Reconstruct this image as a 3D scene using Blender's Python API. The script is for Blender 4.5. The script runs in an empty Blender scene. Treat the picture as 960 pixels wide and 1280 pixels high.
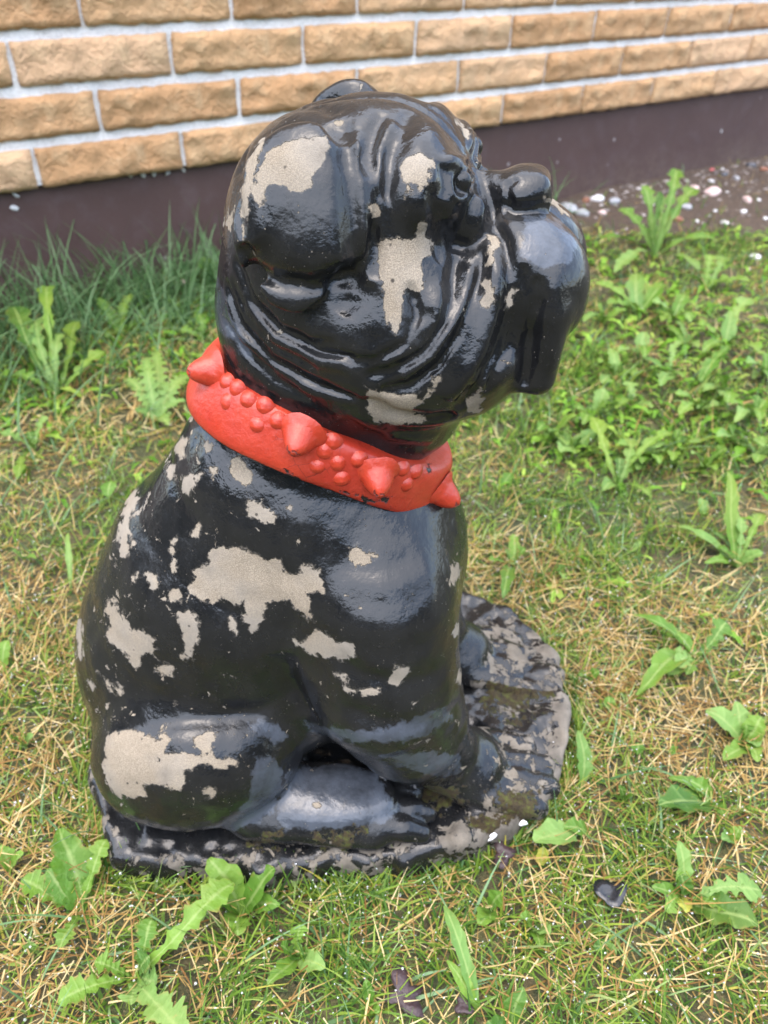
import bpy, bmesh, math, random
import numpy as np
from mathutils import Matrix, Vector
R = math.radians
random.seed(11); rng = np.random.default_rng(11)
scene = bpy.context.scene
COL = scene.collection

# ------------------------------------------------------------------ camera, sky, sun, exposure
H = 0.70                                   # lens height above the lawn
PITCH, ROLL, YAW = R(38.7), R(2.36), R(36.24)
FPX = 962.0                                # focal length in pixels of the 960x1280 photograph
cam = bpy.data.cameras.new('camera'); cam_ob = bpy.data.objects.new('camera', cam); COL.objects.link(cam_ob)
cam.sensor_fit = 'VERTICAL'; cam.sensor_height = 34.6; cam.lens = 34.6 * FPX / 1280
cam.clip_start = 0.02; cam.clip_end = 400
cam_ob.matrix_world = Matrix.Translation((0, 0, H)) @ Matrix.Rotation(math.pi / 2 - PITCH, 4, 'X') @ Matrix.Rotation(ROLL, 4, 'Z')
cam.dof.use_dof = True; cam.dof.focus_distance = 0.485; cam.dof.aperture_fstop = 8.5
scene.camera = cam_ob

SUN_EL, SUN_AZ = R(78), R(225)             # azimuth clockwise from +Y
world = bpy.data.worlds.new('World'); scene.world = world; world.use_nodes = True
wn = world.node_tree.nodes; wl = world.node_tree.links
sky = wn.new('ShaderNodeTexSky'); sky.sky_type = 'NISHITA'; sky.sun_disc = False
sky.sun_elevation = SUN_EL; sky.sun_rotation = SUN_AZ
sky.air_density = 1.0; sky.dust_density = 2.0; sky.ozone_density = 1.0
hsv = wn.new('ShaderNodeHueSaturation'); hsv.inputs['Saturation'].default_value = 0.85
wl.new(sky.outputs[0], hsv.inputs['Color']); wl.new(hsv.outputs[0], wn['Background'].inputs['Color'])
wn['Background'].inputs['Strength'].default_value = 0.15
sun = bpy.data.lights.new('sun', 'SUN'); sun.energy = 1.0; sun.angle = R(125); sun.color = (1, .93, .82)
sun_ob = bpy.data.objects.new('sun', sun); COL.objects.link(sun_ob)
sdir = Vector((math.sin(SUN_AZ) * math.cos(SUN_EL), math.cos(SUN_AZ) * math.cos(SUN_EL), math.sin(SUN_EL)))
sun_ob.rotation_euler = (-sdir).to_track_quat('-Z', 'Y').to_euler()
vs = scene.view_settings; vs.view_transform = 'Standard'; vs.look = 'None'; vs.gamma = 1; vs.exposure = 2.5
scene.render.resolution_x = 768; scene.render.resolution_y = 1024

# ------------------------------------------------------------------ helpers: pixels of the photograph <-> the place
cP, sP, cR, sR = math.cos(PITCH), math.sin(PITCH), math.cos(ROLL), math.sin(ROLL)
CAM = np.array([0, 0, H])
def ray(px, py):
    x, y = px - 480, py - 640
    x, y = x * cR + y * sR, -x * sR + y * cR
    return np.array([x, FPX * cP - y * sP, -FPX * sP - y * cP])
def at(px, py, Y):
    r = ray(px, py); return CAM + r * (Y / r[1])
def gp(px, py, z=0.0):
    r = ray(px, py); return CAM + r * ((z - H) / r[2])
def project(P):
    P = np.asarray(P, float) - CAM
    fw = P[:, 1] * cP - P[:, 2] * sP; up = P[:, 1] * sP + P[:, 2] * cP
    x = P[:, 0] / fw * FPX; y = -up / fw * FPX
    return np.stack([480 + x * cR - y * sR, 640 + x * sR + y * cR], 1)

def tag(o, label=None, cat=None, group=None, kind=None):
    for k, v in (('label', label), ('category', cat), ('group', group), ('kind', kind)):
        if v: o[k] = v
    return o
def link(name, me, mat=None, parent=None):
    o = bpy.data.objects.new(name, me); COL.objects.link(o)
    if mat and me and not me.materials: me.materials.append(mat)
    if parent: o.parent = parent
    return o
def empty(name, loc=(0, 0, 0)):
    o = bpy.data.objects.new(name, None); COL.objects.link(o); o.location = loc; o.empty_display_size = .05
    return o
def mesh_np(name, V, F, smooth=True, attrs=None):
    """V (n,3), F (m,k) with one k for all faces"""
    me = bpy.data.meshes.new(name); V = np.asarray(V, np.float32); F = np.asarray(F, np.int32)
    m, k = F.shape
    me.vertices.add(len(V)); me.vertices.foreach_set('co', V.ravel())
    me.loops.add(m * k); me.loops.foreach_set('vertex_index', F.ravel())
    me.polygons.add(m); me.polygons.foreach_set('loop_start', np.arange(0, m * k, k, dtype=np.int32))
    me.polygons.foreach_set('use_smooth', np.full(m, smooth))
    for n, a in (attrs or {}).items():
        at_ = me.attributes.new(n, 'FLOAT', 'POINT'); at_.data.foreach_set('value', np.asarray(a, np.float32))
    me.update(calc_edges=True); me.validate()
    return me
def hash3(i, j, k, seed):
    h = (i * 374761393 + j * 668265263 + k * 2147483647 + seed * 974634777) & 0xffffffff
    h = ((h ^ (h >> 13)) * 1274126177) & 0xffffffff
    return ((h ^ (h >> 16)) & 0xffff) / 65535.0
def vnoise(P, wl, seed=0):
    """value noise in -1..1 with wavelength wl"""
    Q = np.asarray(P, float) / wl + 1000; I = np.floor(Q).astype(np.int64); f = Q - I; f = f * f * (3 - 2 * f); o = 0
    for a in (0, 1):
        for b in (0, 1):
            for c in (0, 1):
                w = (f[:, 0] if a else 1 - f[:, 0]) * (f[:, 1] if b else 1 - f[:, 1]) * (f[:, 2] if c else 1 - f[:, 2])
                o = o + w * hash3(I[:, 0] + a, I[:, 1] + b, I[:, 2] + c, seed)
    return o * 2 - 1
def poly_sd(P, poly):
    """signed distance of 2-D points to a polygon (inside negative)"""
    poly = np.asarray(poly, float); d = np.full(len(P), 1e9); ins = np.zeros(len(P), bool)
    for a, b in zip(poly, np.roll(poly, -1, 0)):
        e = b - a; w = P - a; t = np.clip((w @ e) / (e @ e), 0, 1)
        d = np.minimum(d, ((w - t[:, None] * e) ** 2).sum(1))
        c = ((a[1] > P[:, 1]) != (b[1] > P[:, 1]))
        with np.errstate(divide='ignore', invalid='ignore'):
            ins ^= c & (P[:, 0] < (b[0] - a[0]) * (P[:, 1] - a[1]) / (b[1] - a[1]) + a[0])
    d = np.sqrt(d); return np.where(ins, -d, d)

# ------------------------------------------------------------------ helpers: materials
def new_mat(name):
    m = bpy.data.materials.new(name); m.use_nodes = True
    return m, m.node_tree.nodes, m.node_tree.links, m.node_tree.nodes['Principled BSDF']
class NT:
    """tiny node writer"""
    def __init__(s, name): s.m, s.n, s.l, s.b = new_mat(name); s.pos = None
    def put(s, sock, v):
        if hasattr(v, 'is_output') or isinstance(v, bpy.types.NodeSocket): s.l.new(v, sock)
        elif v is not None:
            if sock.type == 'RGBA' and len(v) == 3: v = (*v, 1)
            sock.default_value = v
    def co(s, which='Object'):
        return s.n.new('ShaderNodeTexCoord').outputs[which]
    def noise(s, scale, detail=3, rough=.5, vec=None, dist=0, out='Fac'):
        t = s.n.new('ShaderNodeTexNoise'); t.inputs['Scale'].default_value = scale; t.inputs['Detail'].default_value = detail
        t.inputs['Roughness'].default_value = rough; t.inputs['Distortion'].default_value = dist
        s.put(t.inputs['Vector'], vec or s.co()); return t.outputs[out]
    def vor(s, scale, feature='F1', vec=None, out='Distance'):
        t = s.n.new('ShaderNodeTexVoronoi'); t.feature = feature; t.inputs['Scale'].default_value = scale
        s.put(t.inputs['Vector'], vec or s.co()); return t.outputs[out]
    def attr(s, name):
        t = s.n.new('ShaderNodeAttribute'); t.attribute_name = name; return t.outputs['Fac']
    def math(s, op, a, b=None, c=None, clamp=False):
        t = s.n.new('ShaderNodeMath'); t.operation = op; t.use_clamp = clamp
        for i, v in enumerate((a, b, c)):
            if v is not None: s.put(t.inputs[i], v)
        return t.outputs[0]
    def rng(s, v, a, b, c=0., d=1., smooth=False):
        t = s.n.new('ShaderNodeMapRange'); t.clamp = True
        if smooth: t.interpolation_type = 'SMOOTHSTEP'
        for i, x in enumerate((v, a, b, c, d)): s.put(t.inputs[i], x)
        return t.outputs[0]
    def mix(s, f, a, b, mode='MIX'):
        t = s.n.new('ShaderNodeMix'); t.data_type = 'RGBA'; t.blend_type = mode
        s.put(t.inputs[0], f); s.put(t.inputs[6], a); s.put(t.inputs[7], b); return t.outputs[2]
    def mixf(s, f, a, b):
        t = s.n.new('ShaderNodeMix'); s.put(t.inputs[0], f); s.put(t.inputs[2], a); s.put(t.inputs[3], b); return t.outputs[0]
    def ramp(s, f, stops):
        t = s.n.new('ShaderNodeValToRGB'); s.put(t.inputs[0], f); e = t.color_ramp.elements
        while len(e) < len(stops): e.new(.5)
        for el, (p, c) in zip(e, stops): el.position = p; el.color = (*c, 1)
        return t.outputs[0]
    def bump(s, h, strength=.5, dist=.001, normal=None):
        t = s.n.new('ShaderNodeBump'); s.put(t.inputs['Height'], h); t.inputs['Strength'].default_value = strength
        t.inputs['Distance'].default_value = dist
        if normal: s.l.new(normal, t.inputs['Normal'])
        return t.outputs[0]
    def set(s, **kw):
        for k, v in kw.items(): s.put(s.b.inputs[k.replace('_', ' ')], v)
        return s.m

# ------------------------------------------------------------------ ground: lawn sheet out to the horizon
C = 0.088                                  # one brick course
WD = 23.54 * C                             # wall: crosses the view axis WD ahead, runs along WT
WT = np.array([math.cos(YAW), math.sin(YAW), 0]); WN = np.array([math.sin(YAW), -math.cos(YAW), 0])   # WN faces the lawn
WO = np.array([0, WD, 0])
def wall_dist(x, y): return (x - WO[0]) * WN[0] + (y - WO[1]) * WN[1]
def wall_u(x, y): return (x - WO[0]) * WT[0] + (y - WO[1]) * WT[1]
def soilness(x, y):
    """1 on the bare earth beside the wall, 0 on the lawn"""
    P = np.stack([np.asarray(x, float), np.asarray(y, float), np.zeros(np.shape(x))], -1).reshape(-1, 3)
    d = wall_dist(P[:, 0], P[:, 1]); u = wall_u(P[:, 0], P[:, 1])
    width = np.clip((u - .30) * .9, 0.0, 1.0) * 1.0 + .11 * (u > -.2)
    return np.clip((width - d + .10 * vnoise(P, .16, 3) + .05 * vnoise(P, .05, 4)) / .10, 0, 1)
def ground_z(x, y):
    P = np.stack([np.asarray(x, float), np.asarray(y, float), np.zeros(np.shape(x))], -1).reshape(-1, 3)
    return .006 * vnoise(P, .22, 1) + .003 * vnoise(P, .06, 2) - .004
ax = np.concatenate([-np.geomspace(1.6, 70, 22)[::-1], np.linspace(-1.5, 2.9, 177), np.geomspace(3.0, 70, 22)])
ay = np.concatenate([-np.geomspace(.3, 70, 24)[::-1], np.linspace(-.2, 3.6, 153), np.geomspace(3.7, 70, 20)])
GX, GY = np.meshgrid(ax, ay, indexing='ij'); gx, gy = GX.ravel(), GY.ravel()
gz = ground_z(gx, gy)
idx = np.arange(len(gx)).reshape(GX.shape)
GF = np.stack([idx[:-1, :-1], idx[1:, :-1], idx[1:, 1:], idx[:-1, 1:]], -1).reshape(-1, 4)
g = NT('lawn_ground')
soil = g.attr('soil')
n1 = g.noise(9, 5, .65); n2 = g.noise(70, 5, .7); n3 = g.noise(260, 3, .6)
lawn = g.ramp(n1, [(.30, (.030, .045, .010)), (.44, (.070, .072, .018)), (.56, (.085, .062, .024)), (.72, (.040, .058, .012))])
lawn = g.mix(g.rng(n2, .40, .62), lawn, (.025, .030, .008)); lawn = g.mix(g.rng(n3, .55, .75), lawn, (.14, .10, .045))
dirt = g.ramp(n2, [(.30, (.026, .016, .009)), (.55, (.070, .043, .025)), (.75, (.105, .070, .044))])
grit = g.rng(g.vor(210), .10, .16, 1, 0); dirt = g.mix(g.math('MULTIPLY', grit, g.rng(g.noise(14, 3), .48, .62)), dirt, (.42, .38, .34))
g.set(Base_Color=g.mix(soil, lawn, dirt), Roughness=.75, Normal=g.bump(g.math('ADD', n2, n3), .9, .006))
ground = link('lawn_ground', mesh_np('lawn_ground', np.stack([gx, gy, gz], 1), GF, True, {'soil': soilness(gx, gy)}), g.m)
tag(ground, kind='structure')

# ------------------------------------------------------------------ house wall: bricks, mortar, skirting
def wall_point(u, z, out=0.0): return WO + WT * u + WN * out + np.array([0, 0, z])
ZB = H - 5.3245 * C                        # underside of the lowest course
wall = empty('house_wall', tuple(WO)); wall.rotation_euler = (0, 0, YAW)   # local x along the wall, local -y towards the lawn
tag(wall, 'tan rock-faced brick house wall with pale mortar above a dark plinth', 'wall')
b = NT('brick')
inf = b.n.new('ShaderNodeObjectInfo').outputs['Random']
bn = b.noise(26, 6, .62, dist=.4); bf = b.noise(140, 4, .6); bl = b.noise(7, 3, .5)
bc = b.ramp(b.math('ADD', b.math('MULTIPLY', bl, .45), b.math('MULTIPLY', inf, .6)), [(.25, (.43, .240, .110)), (.5, (.50, .300, .148)), (.75, (.53, .335, .190))])
bc = b.mix(b.rng(bn, .5, .75, 0, .6), bc, (.55, .39, .22)); bc = b.mix(b.rng(bf, .52, .7, 0, .35), bc, (.25, .130, .058))
b.set(Base_Color=bc, Roughness=.9, Normal=b.bump(b.math('ADD', b.math('MULTIPLY', bn, 1.0), b.math('MULTIPLY', bf, .3)), 1.0, .016))
BL, BH = 3.405 * C, C
JV, JH = .0110, .0180
def brick_mesh(seed, w, h):
    nx, nz = 22, 8
    U, W = np.meshgrid(np.linspace(-.5, .5, nx), np.linspace(-.5, .5, nz), indexing='ij'); u, v = U.ravel(), W.ravel()
    P = np.stack([u * w, v * h, np.full(u.shape, seed * 3.7)], 1)
    edge = np.minimum(np.minimum((.5 - abs(u)) * w, (.5 - abs(v)) * h) / .012, 1)
    ridge = .18 + .10 * np.interp(u, np.linspace(-.5, .5, 6), np.random.default_rng(seed).uniform(-1, 1, 6))
    hollow = np.exp(-((v + ridge) / .14) ** 2)
    d = .006 + edge ** .35 * (.006 + .006 * vnoise(P, .06, seed) + .007 * vnoise(P, .022, seed + 9) + .005 * vnoise(P, .009, seed + 5) - .006 * hollow * (.6 + .6 * vnoise(P, .05, seed + 2)))
    d = np.maximum(d, .0045)
    rag = .0022 * (edge < .35); V = np.stack([u * w + rag * vnoise(P, .012, seed + 3), -d, v * h + rag * vnoise(P, .012, seed + 4)], 1); n = len(V)
    V = np.concatenate([V, np.stack([u * w, np.full(n, .05), v * h], 1)])
    ii = np.arange(n).reshape(nx, nz)
    F = np.stack([ii[:-1, :-1], ii[1:, :-1], ii[1:, 1:], ii[:-1, 1:]], -1).reshape(-1, 4)
    loop = np.concatenate([ii[:, 0], ii[-1, 1:], ii[-2::-1, -1], ii[0, -2:0:-1]])
    F = np.concatenate([F, np.stack([loop, loop + n, np.roll(loop, -1) + n, np.roll(loop, -1)], 1)])
    me = mesh_np('brick', V, F, True); me.materials.append(b.m); return me
variants = [brick_mesh(s, BL - JV, BH - JH) for s in range(10)]
NC = 15
for c in range(NC):
    off = (.36 if c % 2 == 0 else 1.93) * C + BL / 2
    for k in range(-5, 12):
        o = link('brick', variants[(c * 5 + k * 3 + (c * k) % 3) % 10], None, wall)
        zc = ZB + c * BH + (BH - JH) / 2
        o.location = (off + k * BL, 0, zc); o.rotation_euler = (R(random.uniform(-.6, .6)), R(180 if random.random() < .25 else 0) + R(random.uniform(-.25, .25)), 0)
mo = NT('mortar'); mn = mo.noise(160, 4, .7); ml = mo.noise(9, 4, .6)
mo.set(Base_Color=mo.mix(mo.rng(mn, .35, .7), mo.mix(ml, (.50, .49, .475), (.68, .67, .65)), (.76, .75, .73)), Roughness=.95, Normal=mo.bump(mo.math('ADD', mn, ml), .7, .006))
U0, U1, ZT = -5.2 * BL, 12.4 * BL, ZB + NC * BH
def slab(name, x0, x1, y0, y1, z0, z1, mat, parent, nx=1, nz=1, wob=0.):
    """a slab with a finely divided front (at y0) in its parent's axes"""
    xs, zs = np.linspace(x0, x1, nx + 1), np.linspace(z0, z1, nz + 1)
    A, B = np.meshgrid(xs, zs, indexing='ij'); a, bb = A.ravel(), B.ravel()
    fr = np.stack([a, np.full(a.shape, y0) + wob * vnoise(np.stack([a, bb, a * 0], 1), .04, 7), bb], 1); n = len(fr)
    V = np.concatenate([fr, np.stack([a, np.full(n, y1), bb], 1)]); ii = np.arange(n).reshape(nx + 1, nz + 1)
    F = np.stack([ii[:-1, :-1], ii[1:, :-1], ii[1:, 1:], ii[:-1, 1:]], -1).reshape(-1, 4)
    loop = np.concatenate([ii[:, 0], ii[-1, 1:], ii[-2::-1, -1], ii[0, -2:0:-1]])
    F = np.concatenate([F, F[:, ::-1] + n, np.stack([loop, loop + n, np.roll(loop, -1) + n, np.roll(loop, -1)], 1)])
    return link(name, mesh_np(name, V, F, False), mat, parent)
slab('mortar', U0, U1, .001, .12, ZB + .004, ZT, mo.m, wall, 420, 90, .0022)
up = NT('upper_brickwork'); bt = up.n.new('ShaderNodeTexBrick'); bt.inputs['Scale'].default_value = 1
bt.inputs['Brick Width'].default_value = BL; bt.inputs['Row Height'].default_value = BH; bt.inputs['Mortar Size'].default_value = .007
bt.inputs['Color1'].default_value = (.47, .26, .10, 1); bt.inputs['Color2'].default_value = (.42, .22, .085, 1); bt.inputs['Mortar'].default_value = (.55, .55, .545, 1)
sx = up.n.new('ShaderNodeSeparateXYZ'); cx = up.n.new('ShaderNodeCombineXYZ'); up.l.new(up.co(), sx.inputs[0]); up.l.new(sx.outputs[0], cx.inputs[0]); up.l.new(sx.outputs[2], cx.inputs[1])
up.l.new(cx.outputs[0], bt.inputs['Vector']); up.set(Base_Color=bt.outputs[0], Roughness=.9)
slab('upper_brickwork', U0, U1, -.004, .12, ZT + .002, 2.35, up.m, wall)
sk = NT('plinth_paint'); s1 = sk.noise(5, 4, .6); s2 = sk.noise(90, 4, .7); s3 = sk.noise(22, 4, .7)
base = sk.mix(s1, (.050, .024, .021), (.070, .037, .031)); base = sk.mix(sk.rng(s3, .50, .75, 0, .35), base, (.105, .078, .080))
speck = sk.math('MULTIPLY', sk.rng(sk.vor(16), .07, .10, 1, 0), sk.rng(sk.noise(4, 2), .52, .60))
base = sk.mix(sk.math('MULTIPLY', speck, .5), base, (.42, .38, .37))
zz = sk.n.new('ShaderNodeSeparateXYZ'); sk.l.new(sk.co(), zz.inputs[0])
splash = sk.math('MULTIPLY', sk.rng(sk.math('ADD', zz.outputs[2], sk.math('MULTIPLY', sk.noise(7, 4, .7), .16)), .06, .17, 1, 0), sk.rng(sk.noise(60, 5, .75), .42, .62, .15, .75))
base = sk.mix(splash, base, (.110, .075, .055))
sk.set(Base_Color=base, Roughness=sk.rng(s3, .3, .7, .62, .80), Normal=sk.bump(sk.math('ADD', s2, s3), .25, .003))
slab('plinth', U0, U1, .012, .12, -.12, ZB + .001, sk.m, wall, 60, 6, .0008)
# crumbs of mortar caught on the plinth under the lowest course
crumb = NT('mortar_crumb'); crumb.set(Base_Color=(.5, .49, .48), Roughness=.95)
def lump(name, seed, sx, sy, sz, mat, sub=2, rough=.25):
    bm = bmesh.new(); bmesh.ops.create_icosphere(bm, subdivisions=sub, radius=1)
    V = np.array([v.co for v in bm.verts]); n = 1 + rough * vnoise(V + seed * 5, .8, seed) + rough * .4 * vnoise(V + seed * 5, .33, seed + 1)
    for v, q in zip(bm.verts, V * n[:, None] * (sx, sy, sz)): v.co = q
    me = bpy.data.meshes.new(name); bm.to_mesh(me); bm.free()
    for p in me.polygons: p.use_smooth = True
    me.materials.append(mat); return me
cm = [lump('mortar_crumb', s, .011, .004, .006, crumb.m, 2, .5) for s in range(3)]
for (px, py) in ((22, 246), (20, 262), (165, 220), (180, 218), (195, 216), (232, 214), (212, 218), (505, 173), (905, 165)):
    r = ray(px, py); t = -wall_dist(*WO[:2]) if False else None
    k = ((WO - CAM) @ WN) / (r @ WN); P = CAM + r * k
    o = link('mortar_crumb', random.choice(cm), None, wall); o.location = (wall_u(P[0], P[1]), .011, P[2]); o.rotation_euler = (0, random.uniform(0, 3), 0); o.scale = [random.uniform(.4, 1)] * 3

# ------------------------------------------------------------------ sculpting in a distance field
class Sculpt:
    """field over a box in its own frame (f forward, l lateral, z up); mirrored in l"""
    def __init__(s, lo, hi, h, org, yaw):
        s.h = h; s.lo = np.array(lo, float); n = np.ceil((np.array(hi) - lo) / h).astype(int) + 1; s.n = n
        s.ax = [s.lo[i] + h * np.arange(n[i]) for i in range(3)]; s.F = np.full(n, .05, np.float32)
        s.org = np.array(org, float); s.M = np.array([[math.cos(yaw), math.sin(yaw), 0], [-math.sin(yaw), math.cos(yaw), 0], [0, 0, 1]]).T   # columns: f, l, z axes
    def loc(s, P): return (np.asarray(P) - s.org) @ s.M
    def wor(s, Q): return np.asarray(Q) @ s.M.T + s.org
    def box(s, lo, hi):
        a = np.clip(np.floor((np.array(lo) - s.lo) / s.h).astype(int), 0, s.n); b_ = np.clip(np.ceil((np.array(hi) - s.lo) / s.h).astype(int) + 1, 0, s.n)
        sl = tuple(slice(x, y) for x, y in zip(a, b_))
        return sl, s.ax[0][sl[0]][:, None, None], np.abs(s.ax[1][sl[1]])[None, :, None], s.ax[2][sl[2]][None, None, :]
    def sym(s, lo, hi, m):
        lo, hi = np.array(lo) - m, np.array(hi) + m; b_ = max(abs(lo[1]), abs(hi[1])); lo[1], hi[1] = -b_, b_
        return s.box(lo, hi)
    def put(s, sl, D, k, op):
        A = s.F[sl]
        if op == 'add':
            hh = np.clip(.5 + .5 * (D - A) / k, 0, 1); s.F[sl] = D * (1 - hh) + A * hh - k * hh * (1 - hh)
        else:
            D = -D; hh = np.clip(.5 - .5 * (D - A) / k, 0, 1); s.F[sl] = D * (1 - hh) + A * hh + k * hh * (1 - hh)
    def ell(s, c, r, k=.01, op='add', pitch=0., yaw=0., roll=0.):
        c, r = np.array(c, float), np.array(r, float); m = r.max() + k + .012
        sl, X, Y, Z = s.sym(c, c, m); x, y, z = X - c[0], Y - c[1], Z - c[2]
        if pitch: a, b_ = math.cos(R(pitch)), math.sin(R(pitch)); x, z = x * a + z * b_, -x * b_ + z * a
        if yaw: a, b_ = math.cos(R(yaw)), math.sin(R(yaw)); x, y = x * a + y * b_, -x * b_ + y * a
        if roll: a, b_ = math.cos(R(roll)), math.sin(R(roll)); y, z = y * a + z * b_, -y * b_ + z * a
        k0 = np.sqrt((x / r[0]) ** 2 + (y / r[1]) ** 2 + (z / r[2]) ** 2); k1 = np.sqrt((x / r[0] ** 2) ** 2 + (y / r[1] ** 2) ** 2 + (z / r[2] ** 2) ** 2)
        s.put(sl, k0 * (k0 - 1) / np.maximum(k1, 1e-6), k, op)
    def rbox(s, c, half, r, k=.01, op='add', pitch=0.):
        c, half = np.array(c, float), np.array(half, float); m = np.linalg.norm(half) + k + .012
        sl, X, Y, Z = s.sym(c, c, m); x, y, z = X - c[0], Y - c[1], Z - c[2]
        if pitch: a, b_ = math.cos(R(pitch)), math.sin(R(pitch)); x, z = x * a + z * b_, -x * b_ + z * a
        qx, qy, qz = np.abs(x) - half[0] + r, np.abs(y) - half[1] + r, np.abs(z) - half[2] + r
        s.put(sl, np.sqrt(np.maximum(qx, 0) ** 2 + np.maximum(qy, 0) ** 2 + np.maximum(qz, 0) ** 2) + np.minimum(np.maximum(np.maximum(qx, qy), qz), 0) - r, k, op)
    def chain(s, pts, k=.01, op='add', ys=1., zs=1.):
        """tapered limb: pts of (f, l, z, r); ys stretches sideways about the first point's l"""
        P = np.array(pts, float); m = P[:, 3].max() * max(1, ys, zs) + k + .012
        sl, X, Y, Z = s.sym(P[:, :3].min(0), P[:, :3].max(0), m); D = None
        for a, b_ in zip(P[:-1], P[1:]):
            e = (b_ - a)[:3]; e2 = e * (1, 1 / ys, 1 / zs); x, y, z = X - a[0], (Y - a[1]) / ys, (Z - a[2]) / zs
            t = np.clip((x * e2[0] + y * e2[1] + z * e2[2]) / (e2 @ e2), 0, 1)
            d = np.sqrt((x - t * e2[0]) ** 2 + (y - t * e2[1]) ** 2 + (z - t * e2[2]) ** 2) - (a[3] + t * (b_[3] - a[3]))
            D = d if D is None else np.minimum(D, d)
        s.put(sl, D, k, op)
    def hit(s, px, py):
        """first point of the surface under a pixel of the photograph"""
        r = ray(px, py); r = r / np.linalg.norm(r); t = np.arange(.2, 1.1, .0008); Q = s.loc(CAM + r * t[:, None])
        G = (Q - s.lo) / s.h; ok = np.all((G >= 0) & (G < s.n - 1), 1)
        v = np.full(len(t), 1.); I = G[ok].astype(int); v[ok] = s.F[I[:, 0], I[:, 1], I[:, 2]]
        w = np.nonzero(v < 0)[0]
        return Q[w[0]] if len(w) else None
    def stroke(s, pix, w, depth, prof='g', taper=.2):
        """press (depth > 0) or raise (depth < 0) the surface along a line of pixels"""
        P = []
        for a, b_ in zip(pix[:-1], pix[1:]):
            for t in np.linspace(0, 1, 3)[:-1]: P.append(s.hit(a[0] + (b_[0] - a[0]) * t, a[1] + (b_[1] - a[1]) * t))
        P.append(s.hit(*pix[-1])); P = [p for p in P if p is not None]
        if len(P) > 1: s.stroke3(P, w, depth, prof, taper)
    def stroke3(s, P, w, depth, prof='g', taper=.2):
        P = np.array(P, float); P[:, 1] = abs(P[:, 1])
        L = np.concatenate([[0], np.cumsum(np.linalg.norm(np.diff(P, axis=0), axis=1))]); L /= max(L[-1], 1e-6)
        sl, X, Y, Z = s.sym(P.min(0), P.max(0), w * (4 if prof == 'v' else 2.4)); D = None
        for i in range(len(P) - 1):
            a, e = P[i], P[i + 1] - P[i]; x, y, z = X - a[0], Y - a[1], Z - a[2]
            t = np.clip((x * e[0] + y * e[1] + z * e[2]) / max(e @ e, 1e-9), 0, 1)
            d = np.sqrt((x - t * e[0]) ** 2 + (y - t * e[1]) ** 2 + (z - t * e[2]) ** 2); q = L[i] + t * (L[i + 1] - L[i])
            if D is None: D, S = d, q + 0 * d
            else: c = d < D; S = np.where(c, q, S); D = np.where(c, d, D)
        amp = np.clip(np.minimum(S, 1 - S) / taper, .0, 1) ** .7 if taper else 1
        s.F[sl] += depth * amp * (np.exp(-(D / w) ** 2) if prof == 'g' else np.exp(-(D / w / 1.25) ** 1.35))
    def mesh(s):
        F = s.F; S = F < 0; n = F.shape
        cnt = sum(S[a:n[0] - 1 + a, b_:n[1] - 1 + b_, c:n[2] - 1 + c].astype(np.int8) for a in (0, 1) for b_ in (0, 1) for c in (0, 1))
        I = np.argwhere((cnt > 0) & (cnt < 8)); vid = np.full(cnt.shape, -1, np.int64); vid[tuple(I.T)] = np.arange(len(I))
        acc = np.zeros((len(I), 3)); num = np.zeros(len(I)); cor = [(a, b_, c) for a in (0, 1) for b_ in (0, 1) for c in (0, 1)]
        for a in cor:
            for b_ in cor:
                if sum(abs(x - y) for x, y in zip(a, b_)) != 1 or a > b_: continue
                fa = F[tuple((I + a).T)]; fb = F[tuple((I + b_).T)]; cr = (fa < 0) != (fb < 0); t = np.where(cr, fa / np.where(cr, fa - fb, 1), 0)
                acc += np.where(cr[:, None], np.array(a) + t[:, None] * (np.array(b_) - a), 0); num += cr
        V = s.lo + (I + acc / num[:, None]) * s.h; Q = []
        for d in range(3):
            u, v = [(1, 2), (2, 0), (0, 1)][d]; sa = [slice(1, -1)] * 3; sb = [slice(1, -1)] * 3; sa[d] = slice(0, -1); sb[d] = slice(1, None)
            A, B = S[tuple(sa)], S[tuple(sb)]
            for flip in (0, 1):
                E_ = np.argwhere((A & ~B) if not flip else (~A & B)); off = np.ones(3, int); off[d] = 0; E_ = E_ + off
                du = np.zeros(3, int); dv = np.zeros(3, int); du[u] = 1; dv[v] = 1
                q = np.stack([vid[tuple((E_ - du - dv).T)], vid[tuple((E_ - dv).T)], vid[tuple(E_.T)], vid[tuple((E_ - du).T)]], 1)
                Q.append(q[:, ::-1] if flip else q)
        return V, np.concatenate(Q)
def vnormals(V, F):
    N = np.zeros_like(V); n = np.cross(V[F[:, 2]] - V[F[:, 0]], V[F[:, 3]] - V[F[:, 1]])
    for i in range(4): np.add.at(N, F[:, i], n)
    return N / np.maximum(np.linalg.norm(N, axis=1), 1e-12)[:, None]

Y0 = .505                                  # the statue's middle plane
A_, TZ, SAG, RB = .0925, -.0445, .020, .078   # collar ring: half length, fall to the front, rise at the sides, half width
RC = np.array([-.0465, Y0, .3805])
RN = np.array([-TZ, 0, A_]) / math.hypot(A_, TZ); RF = np.array([A_, 0, TZ]) / math.hypot(A_, TZ)

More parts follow.
